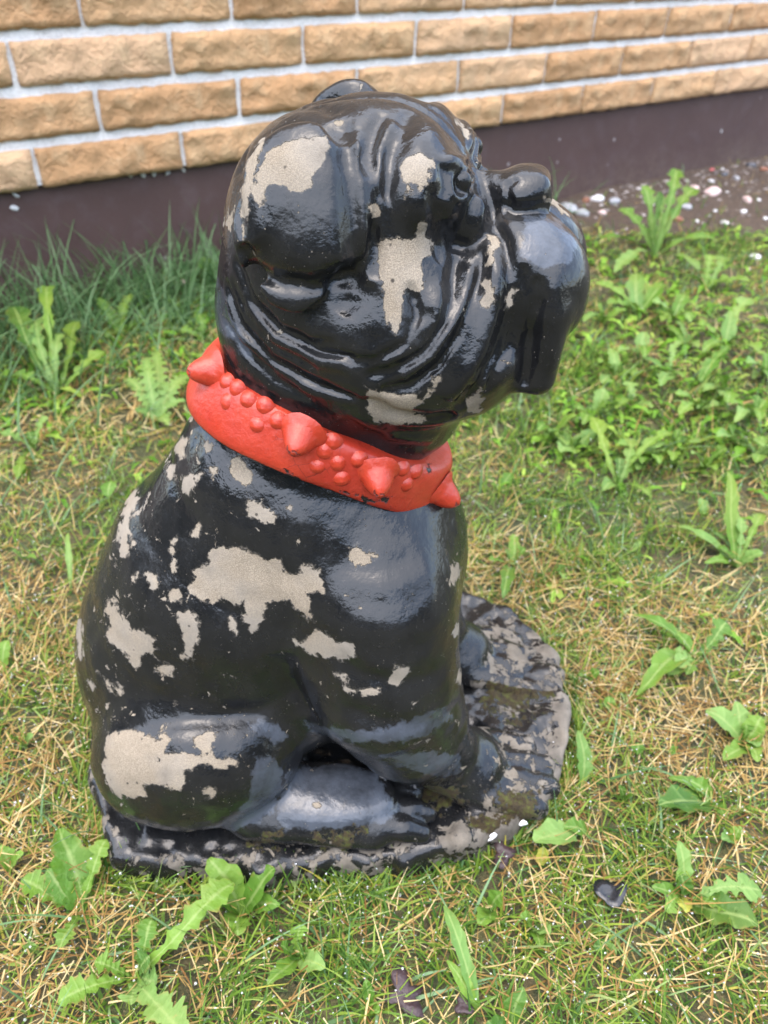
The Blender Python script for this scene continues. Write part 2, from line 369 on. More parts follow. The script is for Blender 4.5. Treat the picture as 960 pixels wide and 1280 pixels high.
# ---- the head
HY = R(-8)
hd = Sculpt((-.150, -.115, .335), (.150, .115, .625), .0016, (0, Y0, 0), HY)
def build_head(s):
    e, ch, st = s.ell, s.chain, s.stroke
    ch([(-.040, 0, .485, .072), (-.047, 0, .40, .072), (-.047, 0, .365, .070)], .02)          # neck
    e((-.049, 0, .465), (.074, .074, .085), .02)                                              # nape
    e((-.030, 0, .530), (.080, .080, .076), .02)                                              # skull
    e((-.004, 0, .560), (.048, .064, .044), .02)                                              # forehead
    e((.024, .038, .568), (.022, .026, .022), .015)                                           # brows
    e((.000, .052, .480), (.060, .042, .062), .02)                                            # cheeks
    e((.036, .040, .472), (.050, .038, .054), .02)
    e((.068, 0, .512), (.045, .044, .042), .018)                                              # muzzle
    e((.080, .020, .512), (.044, .041, .042), .012, pitch=10)                                 # flews
    s.rbox((.084, 0, .505), (.040, .048, .030), .024, .012, pitch=8)
    s.rbox((.095, .033, .483), (.021, .023, .035), .012, .005, pitch=-3)
    e((.060, .046, .474), (.030, .022, .042), .008)
    e((.050, 0, .446), (.050, .048, .034), .02)                                               # jaw
    e((.008, 0, .405), (.048, .054, .045), .02)                                               # throat
    e((.056, 0, .555), (.028, .020, .017), .010)                                              # bridge
    e((.077, 0, .5590), (.0185, .0235, .0165), .004, pitch=8)
    s.rbox((.081, 0, .5615), (.0140, .0170, .0125), .0100, .004, pitch=9)                      # nose
    # ears: a folded root on the skull, a heavy flap hanging in front of it
    e((-.033, .064, .590), (.019, .012, .011), .006, pitch=12)
    e((-.041, .079, .556), (.040, .017, .052), .005, roll=20, pitch=-4)
    # eye socket, ball, lids and pouch
    st([(574, 210), (577, 228), (579, 246)], .0070, .0062, 'g', .3)
    p = s.hit(578, 229); RING = [(578 + 14 * math.cos(a), 229 + 20 * math.sin(a)) for a in np.linspace(0, 2 * math.pi, 13)]
    st(RING, .0020, -.0034, 'g', 0)                                                            # lids
    if p is not None: e((p[0], abs(p[1]) - .0016, p[2]), (.0058, .0052, .0066), .0006)
    p = s.hit(583, 281)
    e((p[0], abs(p[1]) - .0020, p[2]), (.0150, .0105, .0180), .003)
    # folds: rolls of skin first, then the lines pressed between them
    st([(622, 318), (622, 380), (598, 448), (558, 500)], .0075, -.0085, 'g', .25)
    st([(590, 330), (586, 368), (566, 405), (540, 444), (500, 474)], .0062, -.0070, 'g', .25)
    st([(548, 352), (546, 395), (520, 434), (474, 462)], .0058, -.0055, 'g', .25)
    st([(520, 395), (508, 425), (474, 444), (440, 446)], .0045, -.0035, 'g', .25)
    st([(545, 150), (525, 178), (520, 230), (528, 290)], .0095, -.0050)                        # roll over the eye
    st([(448, 160), (447, 220), (452, 280), (456, 330)], .0060, -.0050)
    st([(498, 150), (475, 190), (470, 240)], .0055, -.0040)
    st([(575, 480), (620, 470), (645, 440)], .0120, -.0050)                                    # jowl
    st([(597, 203), (606, 225), (616, 258), (618, 284), (630, 302), (636, 335), (636, 372), (630, 404), (616, 444), (594, 482), (570, 512)], 0.0026, 0.0147, 'v', .10)
    st([(604, 312), (600, 345), (588, 382), (572, 418), (548, 456), (512, 484), (474, 488)], 0.0025, 0.0123, 'v')
    st([(570, 318), (566, 352), (566, 378), (552, 410), (530, 440), (490, 464), (455, 470)], 0.0025, 0.0112, 'v')
    st([(512, 352), (521, 395), (508, 428), (470, 450), (430, 452)], 0.0025, 0.0087, 'v')
    st([(540, 384), (534, 416), (502, 446)], 0.0021, 0.0062, 'v')
    st([(580, 340), (574, 380), (556, 414)], 0.0018, 0.0042, 'v')
    st([(554, 250), (553, 280), (568, 306), (592, 312), (609, 294)], .0022, .0055, 'v')
    st([(552, 206), (566, 198), (586, 198)], .0036, -.0030)                                    # brow edge
    st([(552, 203), (556, 232), (556, 250)], 0.0021, 0.0063, 'v')
    st([(418, 150), (432, 172), (437, 220), (441, 270), (446, 320), (440, 362), (424, 392)], 0.0035, 0.0175, 'v', .1)
    st([(480, 138), (463, 170), (458, 220), (462, 270), (470, 312), (468, 350)], 0.0028, 0.0109, 'v')
    st([(514, 138), (492, 170), (485, 215), (480, 252)], 0.0026, 0.0084, 'v')
    st([(539, 230), (543, 280), (552, 330)], 0.0026, 0.0059, 'v')
    for dx, d_ in ((0, 1), (9, -1), (19, 1), (28, -1), (38, .8), (52, -.7)):                   # runs of thick paint on the temple
        st([(446 + dx, 175), (448 + dx, 225), (452 + dx * .9, 280), (456 + dx * .8, 325)], .0018, .0013 * d_, 'g')
    # the ear hangs free: hollow under its rim, thin neck folds below
    st([(318, 160), (300, 210), (296, 260), (302, 300)], 0.0028, 0.0087, 'v')                    # back edge of the ear
    st([(345, 148), (370, 132), (400, 130), (425, 142)], 0.0025, 0.0062, 'v')
    st([(308, 318), (326, 345), (356, 368), (392, 376), (425, 366), (442, 338)], .0130, .0120, 'g', .12)
    st([(303, 303), (322, 333), (352, 351), (392, 356), (425, 347), (441, 327)], 0.0030, 0.0112, 'v', .1)
    for q, (ln, d_) in enumerate((([(296, 320), (312, 372), (348, 414), (400, 440), (446, 446)], .0065), ([(322, 380), (352, 410), (392, 428), (425, 430)], .0045), ([(284, 350), (300, 405), (340, 450), (400, 482), (455, 500)], .0080),
                                 ([(290, 345), (308, 392), (344, 432), (400, 460)], .0045), ([(279, 395), (305, 438), (345, 474), (395, 502)], .0055), ([(300, 420), (340, 462), (380, 484)], .0030))):
        st(ln, .0026, d_, 'v')
    st([(288, 338), (306, 385), (344, 424), (400, 450), (446, 460)], .0036, -.0042)
    st([(284, 372), (304, 420), (344, 462), (400, 492)], .0034, -.0034)
    st([(452, 496), (490, 518), (535, 526), (570, 516)], 0.0037, 0.0119, 'v')                    # under the jaw
    st([(440, 512), (490, 542), (545, 548)], .0050, -.0045)
    st([(655, 330), (645, 395), (632, 438), (606, 490)], 0.0023, 0.0073, 'v')
    st([(668, 405), (661, 440), (657, 470), (655, 486)], .0030, .0028, 'g', .1)
    st([(674, 345), (666, 400), (660, 450), (655, 482)], 0.0026, 0.0101, 'v')
    for k in range(9):                                                                         # combed lines on the flew
        x = 640 + k * 4.5
        st([(x + 12, 325 + 6 * (k % 3)), (x + 3, 380), (x - 10 - k, 430), (x - 26 - k, 468 - 5 * (k % 2))], 0.0011, 0.0022, 'v')
    st([(700, 330), (690, 380), (688, 430), (690, 468)], .0060, -.0024)
    st([(630, 250), (642, 264), (664, 262), (690, 256)], 0.0021, 0.0073, 'v')                    # under the nose
    st([(646, 222), (636, 232), (635, 244), (645, 254)], .0019, .0034, 'g', .1)                # nostril wing
    # second pass: sharp cuts in the deepest folds and round the ear
    for ln, w_, d_ in (([(606, 225), (616, 258), (619, 284), (631, 302), (637, 335), (637, 372), (631, 404), (617, 444), (595, 482), (572, 512)], .0022, .0058), ([(604, 314), (600, 345), (588, 382), (572, 418), (548, 456), (512, 484)], .0020, .0052), ([(570, 322), (567, 352), (567, 378), (553, 410), (531, 440), (492, 464)], .0020, .0046), ([(514, 356), (522, 395), (509, 428), (472, 450)], .0019, .0038),
                       ([(428, 158), (435, 190), (440, 240), (444, 290), (448, 330), (441, 362)], .0040, .0085), ([(302, 306), (322, 337), (352, 354), (392, 359), (426, 350), (442, 332)], .0042, .0085), ([(463, 172), (459, 220), (463, 270), (470, 312)], .0020, .0036), ([(312, 372), (348, 414), (400, 440), (446, 446)], .0019, .0034), ([(300, 405), (340, 450), (400, 482), (450, 498)], .0019, .0038)):
        st(ln, w_, d_, 'g', .15)
    # parting between the flews, down the middle of the face
    sl, X, Y, Z = s.box((.085, -.03, .40), (.15, .03, .548))
    s.F[sl] += .013 * np.exp(-Y / .005) * np.clip((X - .09) / .02, 0, 1) * np.clip((.545 - Z) / .02, 0, 1)
    sl, X, Y, Z = s.box((-.1, -.03, .55), (.06, .03, .65))
    s.F[sl] += .004 * np.exp(-Y / .006) * np.clip((.05 - X) / .02, 0, 1) * np.clip((X + .08) / .04, 0, 1)   # furrow of the brow
    # cut off inside the collar
    rc = s.loc(RC); rn = RN @ s.M
    X, Y, Z = s.ax[0][:, None, None], s.ax[1][None, :, None], s.ax[2][None, None, :]
    s.F = np.maximum(s.F, -((X - rc[0]) * rn[0] + (Y - rc[1]) * rn[1] + (Z - rc[2]) * rn[2] + .004)).astype(np.float32)
build_head(hd)

# ---- the body
bd = Sculpt((-.320, -.205, .005), (.230, .205, .440), .0028, (0, Y0, 0), 0)
def build_body(s):
    e, ch, st = s.ell, s.chain, s.stroke
    ch([(-.050, 0, .40, .070), (-.078, 0, .315, .098), (-.120, 0, .215, .125), (-.150, 0, .145, .130)], .03, ys=.92)
    e((-.030, 0, .255), (.104, .108, .120), .03)                                               # chest
    e((-.158, 0, .105), (.130, .122, .098), .03)                                               # rump
    e((-.075, .040, .130), (.070, .070, .060), .03)
    e((-.015, .066, .062), (.065, .055, .036), .02, 'sub')                                     # hollow behind the forelegs
    e((.005, .0, .07), (.07, .04, .05), .02, 'sub')
    ch([(.000, .070, .265, .058), (.004, .079, .180, .068), (.030, .080, .118, .054), (.066, .074, .060, .034)], .025)   # forelegs
    e((.088, .072, .052), (.036, .036, .022), .015)                                            # wrist
    for q, (l0, l1, ln) in enumerate(((.046, .038, .168), (.062, .060, .184), (.080, .083, .186), (.098, .105, .172))):
        ch([(.088, l0, .042, .0150), (ln - .044, l1, .033, .0135), (ln - .014, l1, .026, .0110)], .010)
    e((-.152, .105, .104), (.086, .062, .074), .012)                                           # thigh and knee
    e((-.180, .095, .080), (.075, .066, .062), .02)
    ch([(-.105, .120, .050, .034), (-.050, .124, .048, .033), (.000, .127, .044, .030)], .010, ys=1.15, zs=.80)
    e((-.040, .122, .066), (.060, .030, .012), .010)                    # hind foot
    for (l0, l1, ln) in ((.112, .104, .040), (.126, .124, .052), (.141, .143, .046)):
        ch([(-.005, l0, .052, .0130), (ln - .018, l1, .047, .0115), (ln, l1, .041, .0085)], .004)
    st([(140, 914), (200, 903), (262, 900), (322, 893), (352, 868)], .0055, .0060, 'v')
    st([(345, 818), (362, 850), (384, 886), (402, 905)], .0090, .0080)
    st([(410, 815), (450, 842), (500, 855), (560, 840)], .010, .0030)
    st([(420, 875), (480, 905), (540, 905), (580, 880)], .008, .0025)
    st([(415, 700), (470, 712), (530, 700)], .011, .0025)
    st([(425, 745), (480, 755), (540, 742)], .012, .0025)
    st([(250, 540), (235, 580), (215, 620)], .010, .0020)
    rc = s.loc(RC); rn = RN
    X, Y, Z = s.ax[0][:, None, None], s.ax[1][None, :, None], s.ax[2][None, None, :]
    s.F = np.maximum(s.F, (X - rc[0]) * rn[0] + (Y - rc[1]) * rn[1] + (Z - rc[2]) * rn[2] - .006).astype(np.float32)
    s.F = np.maximum(s.F, .012 - Z + 0 * X + 0 * Y).astype(np.float32)
build_body(bd)

# ---- worn places, hazy film and painted sky sheen, drawn over the photograph (outline in pixels of a crop: x0, y0, scale)
def crop(x0, y0, sc, polys): return [[(x0 + x / sc, y0 + y / sc) for x, y in p] for p in polys]
S1 = 960 / 540
CHIP_HEAD = crop(220, 80, S1, [
    [(335,158),(290,165),(250,172),(215,185),(195,215),(180,250),(170,290),(185,315),(200,300),(205,275),(240,268),(275,285),(300,270),(310,240),(328,225),(334,190)],
    [(195,165),(165,210),(150,260),(145,330),(150,395),(156,330),(162,270),(180,215)], [(105,355),(120,320),(133,310),(130,350),(118,365)], [(355,128),(372,128),(366,138)],
    [(510,205),(545,198),(570,210),(568,235),(560,265),(545,278),(530,260),(500,265),(498,240)], [(500,285),(515,270),(522,280),(508,298)], [(432,312),(443,312),(450,335),(440,338)],
    [(455,395),(500,388),(535,390),(537,350),(548,345),(555,380),(570,400),(565,425),(545,440),(543,500),(525,505),(510,495),(505,550),(497,590),(488,600),(475,570),(462,550),(458,500),(452,440)],
    [(422,715),(450,725),(500,735),(530,725),(545,745),(575,700),(592,682),(590,705),(560,745),(530,770),(555,790),(540,798),(480,800),(440,790),(425,760)],
    [(690,378),(715,385),(722,400),(708,415),(700,445),(693,445),(700,410)], [(680,485),(700,475),(712,505),(705,535),(690,550),(668,530),(680,510)],
    [(740,500),(757,500),(745,540),(733,545)], [(665,720),(680,715),(678,740),(688,750),(670,775),(650,770),(648,745)],
    [(820,296),(845,306),(870,330),(866,336),(842,314),(820,302)], [(622,115),(640,135),(652,158),(648,160),(632,138)]])
CHIP_BODY = crop(80, 480, S1, [
    [(290,440),(275,460),(290,475),(320,485),(355,478),(385,490),(400,485),(402,530),(415,558),(425,550),(445,510),(452,490),(475,485),(500,482),(520,500),(540,525),(550,515),(545,480),(540,465),(575,460),(578,440),(565,410),(535,400),(525,425),(500,430),(490,405),(470,388),(450,392),(435,385),(415,370),(385,362),(345,365),(325,378),(318,400),(290,415)],
    [(365,520),(378,515),(392,555),(380,560),(368,540)], [(632,365),(650,357),(665,375),(688,378),(685,398),(655,402),(645,413),(632,395)], [(410,262),(430,258),(445,275),(468,285),(465,305),(440,305),(428,293),(410,295)],
    [(495,265),(508,265),(510,278),(497,280)], [(372,170),(390,158),(413,180),(415,200),(400,228),(380,210),(367,195)], [(322,185),(340,185),(345,205),(330,218)], [(262,210),(285,200),(312,190),(310,205),(290,220),(285,243),(265,242)],
    [(250,135),(265,118),(278,130),(262,165),(245,160)], [(225,190),(235,175),(250,180),(248,208),(228,210)], [(308,135),(322,122),(332,135),(325,148),(308,147)], [(272,78),(285,60),(284,78)],
    [(150,225),(160,228),(165,250),(150,300),(145,320),(152,340),(165,355),(155,362),(140,330),(142,385),(125,385),(118,340),(125,305),(135,265)], [(283,325),(300,312),(307,330),(300,342),(283,342)], [(238,345),(250,340),(248,375),(240,375)],
    [(235,400),(245,395),(252,415),(240,420)], [(180,420),(212,420),(208,445),(200,465),(190,455),(192,435)], [(150,425),(163,425),(160,440),(150,440)], [(235,465),(255,452),(263,465),(255,485),(235,480)],
    [(255,510),(290,510),(302,535),(295,580),(285,612),(262,605),(275,570),(262,560),(258,540)], [(98,475),(112,480),(125,510),(160,545),(200,570),(205,600),(180,595),(170,610),(160,632),(135,600),(110,580),(90,560),(105,540),(95,500)],
    [(205,628),(225,622),(245,630),(238,648),(215,645)], [(30,510),(40,540),(40,610),(30,610),(28,560)], [(55,655),(70,665),(65,678),(55,670)], [(110,665),(130,668),(132,685),(118,690)], [(80,640),(100,665),(108,685),(95,670)],
    [(512,570),(540,572),(560,548),(590,555),(600,572),(645,575),(645,600),(620,615),(590,605),(560,600),(530,590)], [(595,640),(625,645),(628,662),(605,655)], [(628,680),(660,675),(700,675),(695,690),(650,692)], [(735,632),(765,625),(772,638),(755,660),(735,672),(720,670)],
    [(860,405),(873,400),(880,425),(870,448),(858,445)], [(865,540),(875,535),(880,555),(868,560)], [(870,665),(885,620),(890,640),(878,668)], [(242,705),(255,708),(252,716),(243,714)]]) + crop(80, 860, S1, [
    [(100,97),(130,93),(160,100),(195,108),(215,115),(212,100),(228,98),(235,115),(225,130),(205,160),(222,150),(245,138),(270,145),(300,152),(320,148),(350,155),(380,155),(383,172),(350,178),(320,170),(290,175),(270,185),(262,222),(230,220),(195,210),(182,215),(185,240),(150,243),(120,238),(95,215),(90,170),(92,130)],
    [(287,105),(325,93),(335,110),(330,138),(305,145),(293,130)], [(308,228),(330,220),(338,232),(325,240),(310,240)], [(555,255),(565,250),(568,265),(558,268)]])
SHEEN_HAZE_BODY = crop(80, 860, S1, [[(495,185),(560,172),(640,168),(690,180),(715,230),(740,270),(715,300),(640,305),(560,315),(490,315),(475,290),(480,240)],
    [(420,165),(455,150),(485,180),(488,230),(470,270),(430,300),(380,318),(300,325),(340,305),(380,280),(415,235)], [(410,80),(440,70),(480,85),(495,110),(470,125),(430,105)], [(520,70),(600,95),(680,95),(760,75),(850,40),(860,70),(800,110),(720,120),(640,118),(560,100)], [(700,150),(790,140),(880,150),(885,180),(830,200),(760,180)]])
SHEEN_HAZE_HEAD = [[(272, 350), (282, 372), (292, 402), (306, 428), (318, 452), (300, 440), (284, 422), (268, 410)], [(655, 270), (700, 275), (722, 300), (712, 330), (680, 335), (652, 318)]]
MOSS = [[(598, 848), (618, 836), (650, 842), (684, 852), (690, 868), (664, 876), (652, 896), (628, 890), (604, 872)], [(615,992),(668,990),(672,1020),(630,1030)], [(600,800),(625,775),(665,790),(640,812)], [(585,1030),(620,1020),(622,1038),(592,1044)], [(400,1044),(450,1040),(452,1054),(410,1060)], [(540,985),(572,980),(575,1005),(545,1010)], [(625,785),(655,782),(650,795)], [(300,1052),(345,1046),(340,1058)]]
def px_field(V, N, polys, near=True):
    """distance in pixels to the nearest outline for the vertices that face the lens"""
    P = project(V); d = np.full(len(V), 40.)
    face = (np.sum(N * (CAM - V), 1) > 0) & (V[:, 1] < Y0 + .03)
    for p in polys:
        q = np.array(p); lo, hi = q.min(0) - 14, q.max(0) + 14
        w = np.nonzero(np.all((P > lo) & (P < hi), 1) & face)[0]
        if len(w): d[w] = np.minimum(d[w], poly_sd(P[w], q))
    return d
def finish(s, lump_amp, seed):
    V, F = s.mesh(); V = s.wor(V); N = vnormals(V, F)
    V = V + N * (lump_amp * (vnoise(V, .030, seed) + .45 * vnoise(V, .011, seed + 1)))[:, None]
    return V, F, vnormals(V, F)

# ---- paint on cast concrete
def painted(name, colour, colour2, grime):
    """glossy paint over concrete: 'chip' outlines where it has come away, 'wear' adds loose flaking"""
    t = NT(name); co = t.co()
    edge = t.math('ADD', t.math('MULTIPLY', t.math('SUBTRACT', t.noise(105, 4, .62), .5), 26.0), t.math('MULTIPLY', t.math('SUBTRACT', t.noise(520, 2, .6), .5), 4.5))
    m1 = t.rng(t.math('ADD', t.attr('chip'), edge), -.5, .7, 1, 0)
    fl = t.noise(62, 5, .68, dist=.5); thr = t.math('SUBTRACT', 1.0, t.attr('wear'))
    m2 = t.rng(t.math('SUBTRACT', fl, thr), -.006, .010)
    pin = t.math('MULTIPLY', t.rng(t.vor(190), .06, .10, 1, 0), t.rng(t.noise(19, 3), .50, .60))
    mask = t.math('MAXIMUM', t.math('MAXIMUM', m1, m2), pin)
    # concrete: sand grains, stains
    gr = t.noise(1250, 2, .7); st_ = t.noise(45, 5, .65); big = t.noise(13, 3, .6)
    con = t.mix(st_, (.185, .150, .106), (.345, .290, .215)); con = t.mix(t.rng(gr, .44, .60, 0, .85), con, (.11, .088, .064)); con = t.mix(t.rng(gr, .60, .72, 0, .7), con, (.46, .39, .30))
    con = t.mix(t.rng(big, .42, .62, 0, .7), con, (.24, .215, .18)); con = t.mix(t.rng(t.noise(26, 4, .7), .54, .72, 0, .55), con, (.115, .098, .078)); con = t.mix(t.rng(t.vor(75), .06, .11, .9, 0), con, (.03, .025, .02))
    # paint: brushed, dusty in places, scuffed matt in others
    mp = t.n.new('ShaderNodeMapping'); mp.inputs['Scale'].default_value = (1, 1, .35); t.l.new(co, mp.inputs['Vector']); br = t.noise(34, 4, .62, vec=mp.outputs[0], dist=.6); fine = t.noise(150, 3, .62); pc = t.mix(t.rng(br, .35, .7), colour, colour2)
    pc = t.mix(t.rng(t.noise(300, 4, .75), .62, .80, 0, .5 * grime), pc, (.09, .08, .07))
    sheen_haze = t.rng(t.math('ADD', t.attr('sheen_haze_field'), edge), -2, 2, 1, 0)
    ro = t.rng(br, .30, .70, .07, .26); ro = t.mixf(t.rng(t.noise(9, 3, .6), .46, .66, 0, .55), ro, .34); ro = t.mixf(t.rng(fine, .55, .78, 0, .5), ro, .48); ro = t.mixf(sheen_haze, ro, .20)
    mossd = t.rng(t.math('ADD', t.attr('moss'), t.math('MULTIPLY', t.math('SUBTRACT', t.noise(70, 5, .75), .5), 130)), -2, 3, 1, 0)
    mc = t.ramp(t.noise(170, 4, .7), [(.3, (.012, .009, .004)), (.48, (.035, .023, .008)), (.62, (.048, .052, .008)), (.8, (.095, .095, .014))])
    pc = t.mix(t.math('MULTIPLY', sheen_haze, t.rng(t.noise(34, 4, .7), .30, .60, .25, 1.)), pc, (.052, .060, .074))  # sky reflection painted pale on hind foot; oxidised film on haunch, leg, nape
    sp = t.n.new('ShaderNodeSeparateXYZ'); t.l.new(t.co(), sp.inputs[0]); con = t.mix(t.rng(sp.outputs[2], .030, .085, .80, 0), con, t.mix(t.rng(st_, .35, .65), (.045, .040, .034), (.15, .132, .108)))
    rim = t.math('MULTIPLY', t.rng(t.math('ADD', t.attr('chip'), edge), .2, 2.2, 1, 0), t.math('SUBTRACT', 1.0, mask))
    pc = t.mix(t.math('MULTIPLY', rim, .45), pc, (.13, .115, .095))
    t.set(Base_Color=t.mix(mossd, t.mix(mask, pc, con), mc), Roughness=t.mixf(mossd, t.mixf(mask, ro, .85), .9), Specular_IOR_Level=t.mixf(mask, .42, .3))
    hgt = t.math('ADD', t.math('MULTIPLY', mask, -3.4), t.math('MULTIPLY', t.math('MULTIPLY', gr, mask), .8))
    hgt = t.math('ADD', hgt, t.math('MULTIPLY', t.math('ADD', t.math('MULTIPLY', fine, .85), t.math('MULTIPLY', br, 1.3)), t.math('SUBTRACT', 1.0, t.math('MULTIPLY', mask, .8))))
    hgt = t.math('ADD', hgt, t.math('MULTIPLY', mossd, t.math('MULTIPLY', t.noise(420, 3, .7), 3.0)))
    t.set(Normal=t.bump(hgt, .75, .0009))
    return t.m
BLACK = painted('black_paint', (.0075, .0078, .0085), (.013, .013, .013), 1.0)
RED = painted('red_paint', (.4, .03, .02), (.45, .03, .02), .3)

statue = empty('dog_statue', (0, 0, 0))
tag(statue, 'black painted concrete bulldog statue with flaking paint and a red spiked collar', 'statue')
V, F, N = finish(hd, .0009, 21)
head = link('head', mesh_np('head', V, F, True, {'chip': px_field(V, N, CHIP_HEAD), 'wear': np.where(V[:, 1] > Y0 + .03, .36, .315 + .03 * vnoise(V, .06, 34)), 'sheen_haze_field': px_field(V, N, SHEEN_HAZE_HEAD), 'moss': np.full(len(V), 99.)}), BLACK, statue)
head['label'] = 'black wrinkled bulldog head with drooping jowls'
V, F, N = finish(bd, .0012, 31)
low = np.clip((.075 - V[:, 2]) / .03, 0, 1) * np.clip((V[:, 0] - .085) / .02, 0, 1)
wear = np.where(V[:, 1] > Y0 + .04, .36, .335 + .035 * vnoise(V, .09, 33) + .02 * np.clip((-.09 - V[:, 0]) / .05, 0, 1)) + .14 * low
body = link('body', mesh_np('body', V, F, True, {'chip': px_field(V, N, CHIP_BODY), 'wear': wear, 'sheen_haze_field': px_field(V, N, SHEEN_HAZE_BODY), 'moss': px_field(V, N, MOSS)}), BLACK, statue)
body['label'] = 'black seated bulldog body with bare concrete patches'

# ---- the slab under the dog
OUT = np.array([gp(*p)[:2] for p in ((112, 1005), (150, 1086), (200, 1104), (300, 1109), (400, 1104), (500, 1092), (580, 1074), (640, 1040))] +
               [gp(*p, .03)[:2] for p in ((694, 985), (714, 930), (714, 880), (700, 822), (668, 782), (636, 760))] + [np.array(p) for p in ((.06, .70), (-.10, .70), (-.22, .67), (-.285, .58), (-.297, .49))])
pl = Sculpt((-.35, -.24, -.02), (.27, .24, .06), .003, (0, Y0, 0), 0)
XX, YY = np.meshgrid(pl.ax[0], pl.ax[1], indexing='ij'); P2 = np.stack([XX.ravel(), YY.ravel() + Y0], 1)
P3 = np.concatenate([P2, np.zeros((len(P2), 1))], 1)
d2 = (poly_sd(P2, OUT) + .007 * vnoise(P3, .045, 41) + .004 * vnoise(P3, .016, 42)).reshape(XX.shape)[:, :, None]
top = (.033 + .0035 * vnoise(P3, .05, 43) + (.0025 + .0035 * (P3[:, 0] > .07)) * vnoise(P3, .020, 44) + .0020 * vnoise(P3, .009, 45)).reshape(XX.shape)[:, :, None]
Zg = pl.ax[2][None, None, :]; q1, q2 = d2 + .010, (Zg - top) + .010
pl.F = np.maximum(np.maximum(np.minimum(np.maximum(q1, q2), 0) + np.sqrt(np.maximum(q1, 0) ** 2 + np.maximum(q2, 0) ** 2) - .010, -.012 - Zg), -1).astype(np.float32)
V, F, N = finish(pl, .0010, 51)
wear = .33 + .06 * vnoise(V, .07, 52) + .12 * np.clip((V[:, 0] - .04) / .1, 0, 1)
wear = wear + (.13 + .05 * vnoise(V, .05, 53)) * np.clip((poly_sd(V[:, :2], OUT) + .024) / .012, 0, 1) * (V[:, 1] < .6)
slabo = link('plinth_slab', mesh_np('plinth_slab', V, F, True, {'chip': np.full(len(V), 40.), 'wear': wear, 'sheen_haze_field': np.full(len(V), 40.), 'moss': px_field(V, N, MOSS)}), BLACK, statue)
slabo['label'] = 'worn oval concrete slab with mossy patches'

# ---- collar: a band with spikes and round studs
BHH = .0205
def ring(th): return RC + np.array([0, 0, SAG * math.sin(th) ** 2]) + math.cos(th) * np.array([A_, 0, TZ]) + math.sin(th) * np.array([0, -RB, 0])
def ring_out(th):
    o = math.cos(th) * RF / math.hypot(A_, TZ) + math.sin(th) * np.array([0, -1, 0]) / RB; return o / np.linalg.norm(o)
def band(th, v, lift=0.):
    """v in -1..1 up the band; the band leans out towards the shoulders"""
    o = ring_out(th); up_ = RN - o * .16; up_ /= np.linalg.norm(up_); hgt = BHH * (1 + .08 * math.sin(3 * th + 1))
    return ring(th) + up_ * hgt * v + o * (.0044 * (1 - abs(v) ** 8) * (1 - .12 * v * v) - .001 + lift)
NTH = 220; prof = [-1.12, -1.04, -1.0, -.96, -.88, -.7, -.45, -.2, .05, .3, .55, .78, .9, .97, 1.0, 1.04, 1.12]
V = []
for i in range(NTH):
    th = 2 * math.pi * i / NTH
    for v in prof:
        p = band(th, max(-1, min(1, v))) - ring_out(th) * (max(0, abs(v) - 1) * .15); V.append(p)
V = np.array(V); m = len(prof); ii = np.arange(NTH * m).reshape(NTH, m); jj = np.roll(ii, -1, 0)
F = np.stack([ii[:, :-1], ii[:, 1:], jj[:, 1:], jj[:, :-1]], -1).reshape(-1, 4)
V += (np.array([ring_out(2 * math.pi * (i // m) / NTH) for i in range(len(V))]) * (.0011 * vnoise(V, .022, 61))[:, None])
N = vnormals(V, F); F = F if np.sum(N * (V - RC)) > 0 else F[:, ::-1]; N = vnormals(V, F)
CHIP_COLLAR = crop(220, 380, 960 / 380, [[(500,592),(560,600),(585,612),(590,628),(660,628),(690,608),(640,615),(600,612),(550,590)], [(330,520),(355,525),(395,555),(380,555)], [(792,505),(805,505),(805,530),(792,538)], [(440,578),(500,592),(490,600)]])
vcol = np.array([prof[i % m] for i in range(len(V))])
# the band's own black under-coat shows along its lower edge: a second paint attribute
RT = NT('collar_paint')
edge = RT.math('MULTIPLY', RT.math('SUBTRACT', RT.noise(230, 4, .65), .5), 11)
bk = RT.rng(RT.math('ADD', RT.attr('under'), edge), -.6, .6, 1, 0); dots = RT.math('MULTIPLY', RT.rng(RT.vor(170), .05, .075, 1, 0), RT.rng(RT.noise(26, 3), .58, .66))
bk = RT.math('MAXIMUM', bk, dots); r1 = RT.noise(40, 5, .6); r2 = RT.noise(210, 4, .65)
rc_ = RT.mix(RT.rng(r1, .3, .7), (.34, .026, .010), (.42, .044, .018)); rc_ = RT.mix(RT.rng(r2, .58, .78, 0, .45), rc_, (.46, .085, .065))
crk = RT.math('MULTIPLY', RT.rng(RT.vor(60, 'DISTANCE_TO_EDGE'), 0., .018, 1, 0), RT.rng(RT.noise(20, 2), .55, .62)); rc_ = RT.mix(RT.rng(RT.noise(11, 4, .65), .46, .64, 0, .55), rc_, (.27, .018, .012)); rc_ = RT.mix(RT.rng(RT.noise(480, 3, .7), .60, .72, 0, .5), rc_, (.20, .03, .022)); rc_ = RT.mix(RT.math('MULTIPLY', crk, .8), rc_, (.10, .012, .010))
RT.set(Base_Color=RT.mix(bk, rc_, (.012, .011, .011)), Roughness=RT.rng(r1, .3, .7, .30, .46), Normal=RT.bump(RT.math('SUBTRACT', RT.math('ADD', r1, RT.math('MULTIPLY', r2, .5)), bk), .9, .0014))
under = np.minimum(px_field(V, N, CHIP_COLLAR), np.where(vcol < -.9, -2., (vcol + .93) * 45))
collar = link('collar', mesh_np('collar', V, F, True, {'under': under}), RT.m, statue)
collar['label'] = 'red studded collar with pointed spikes'
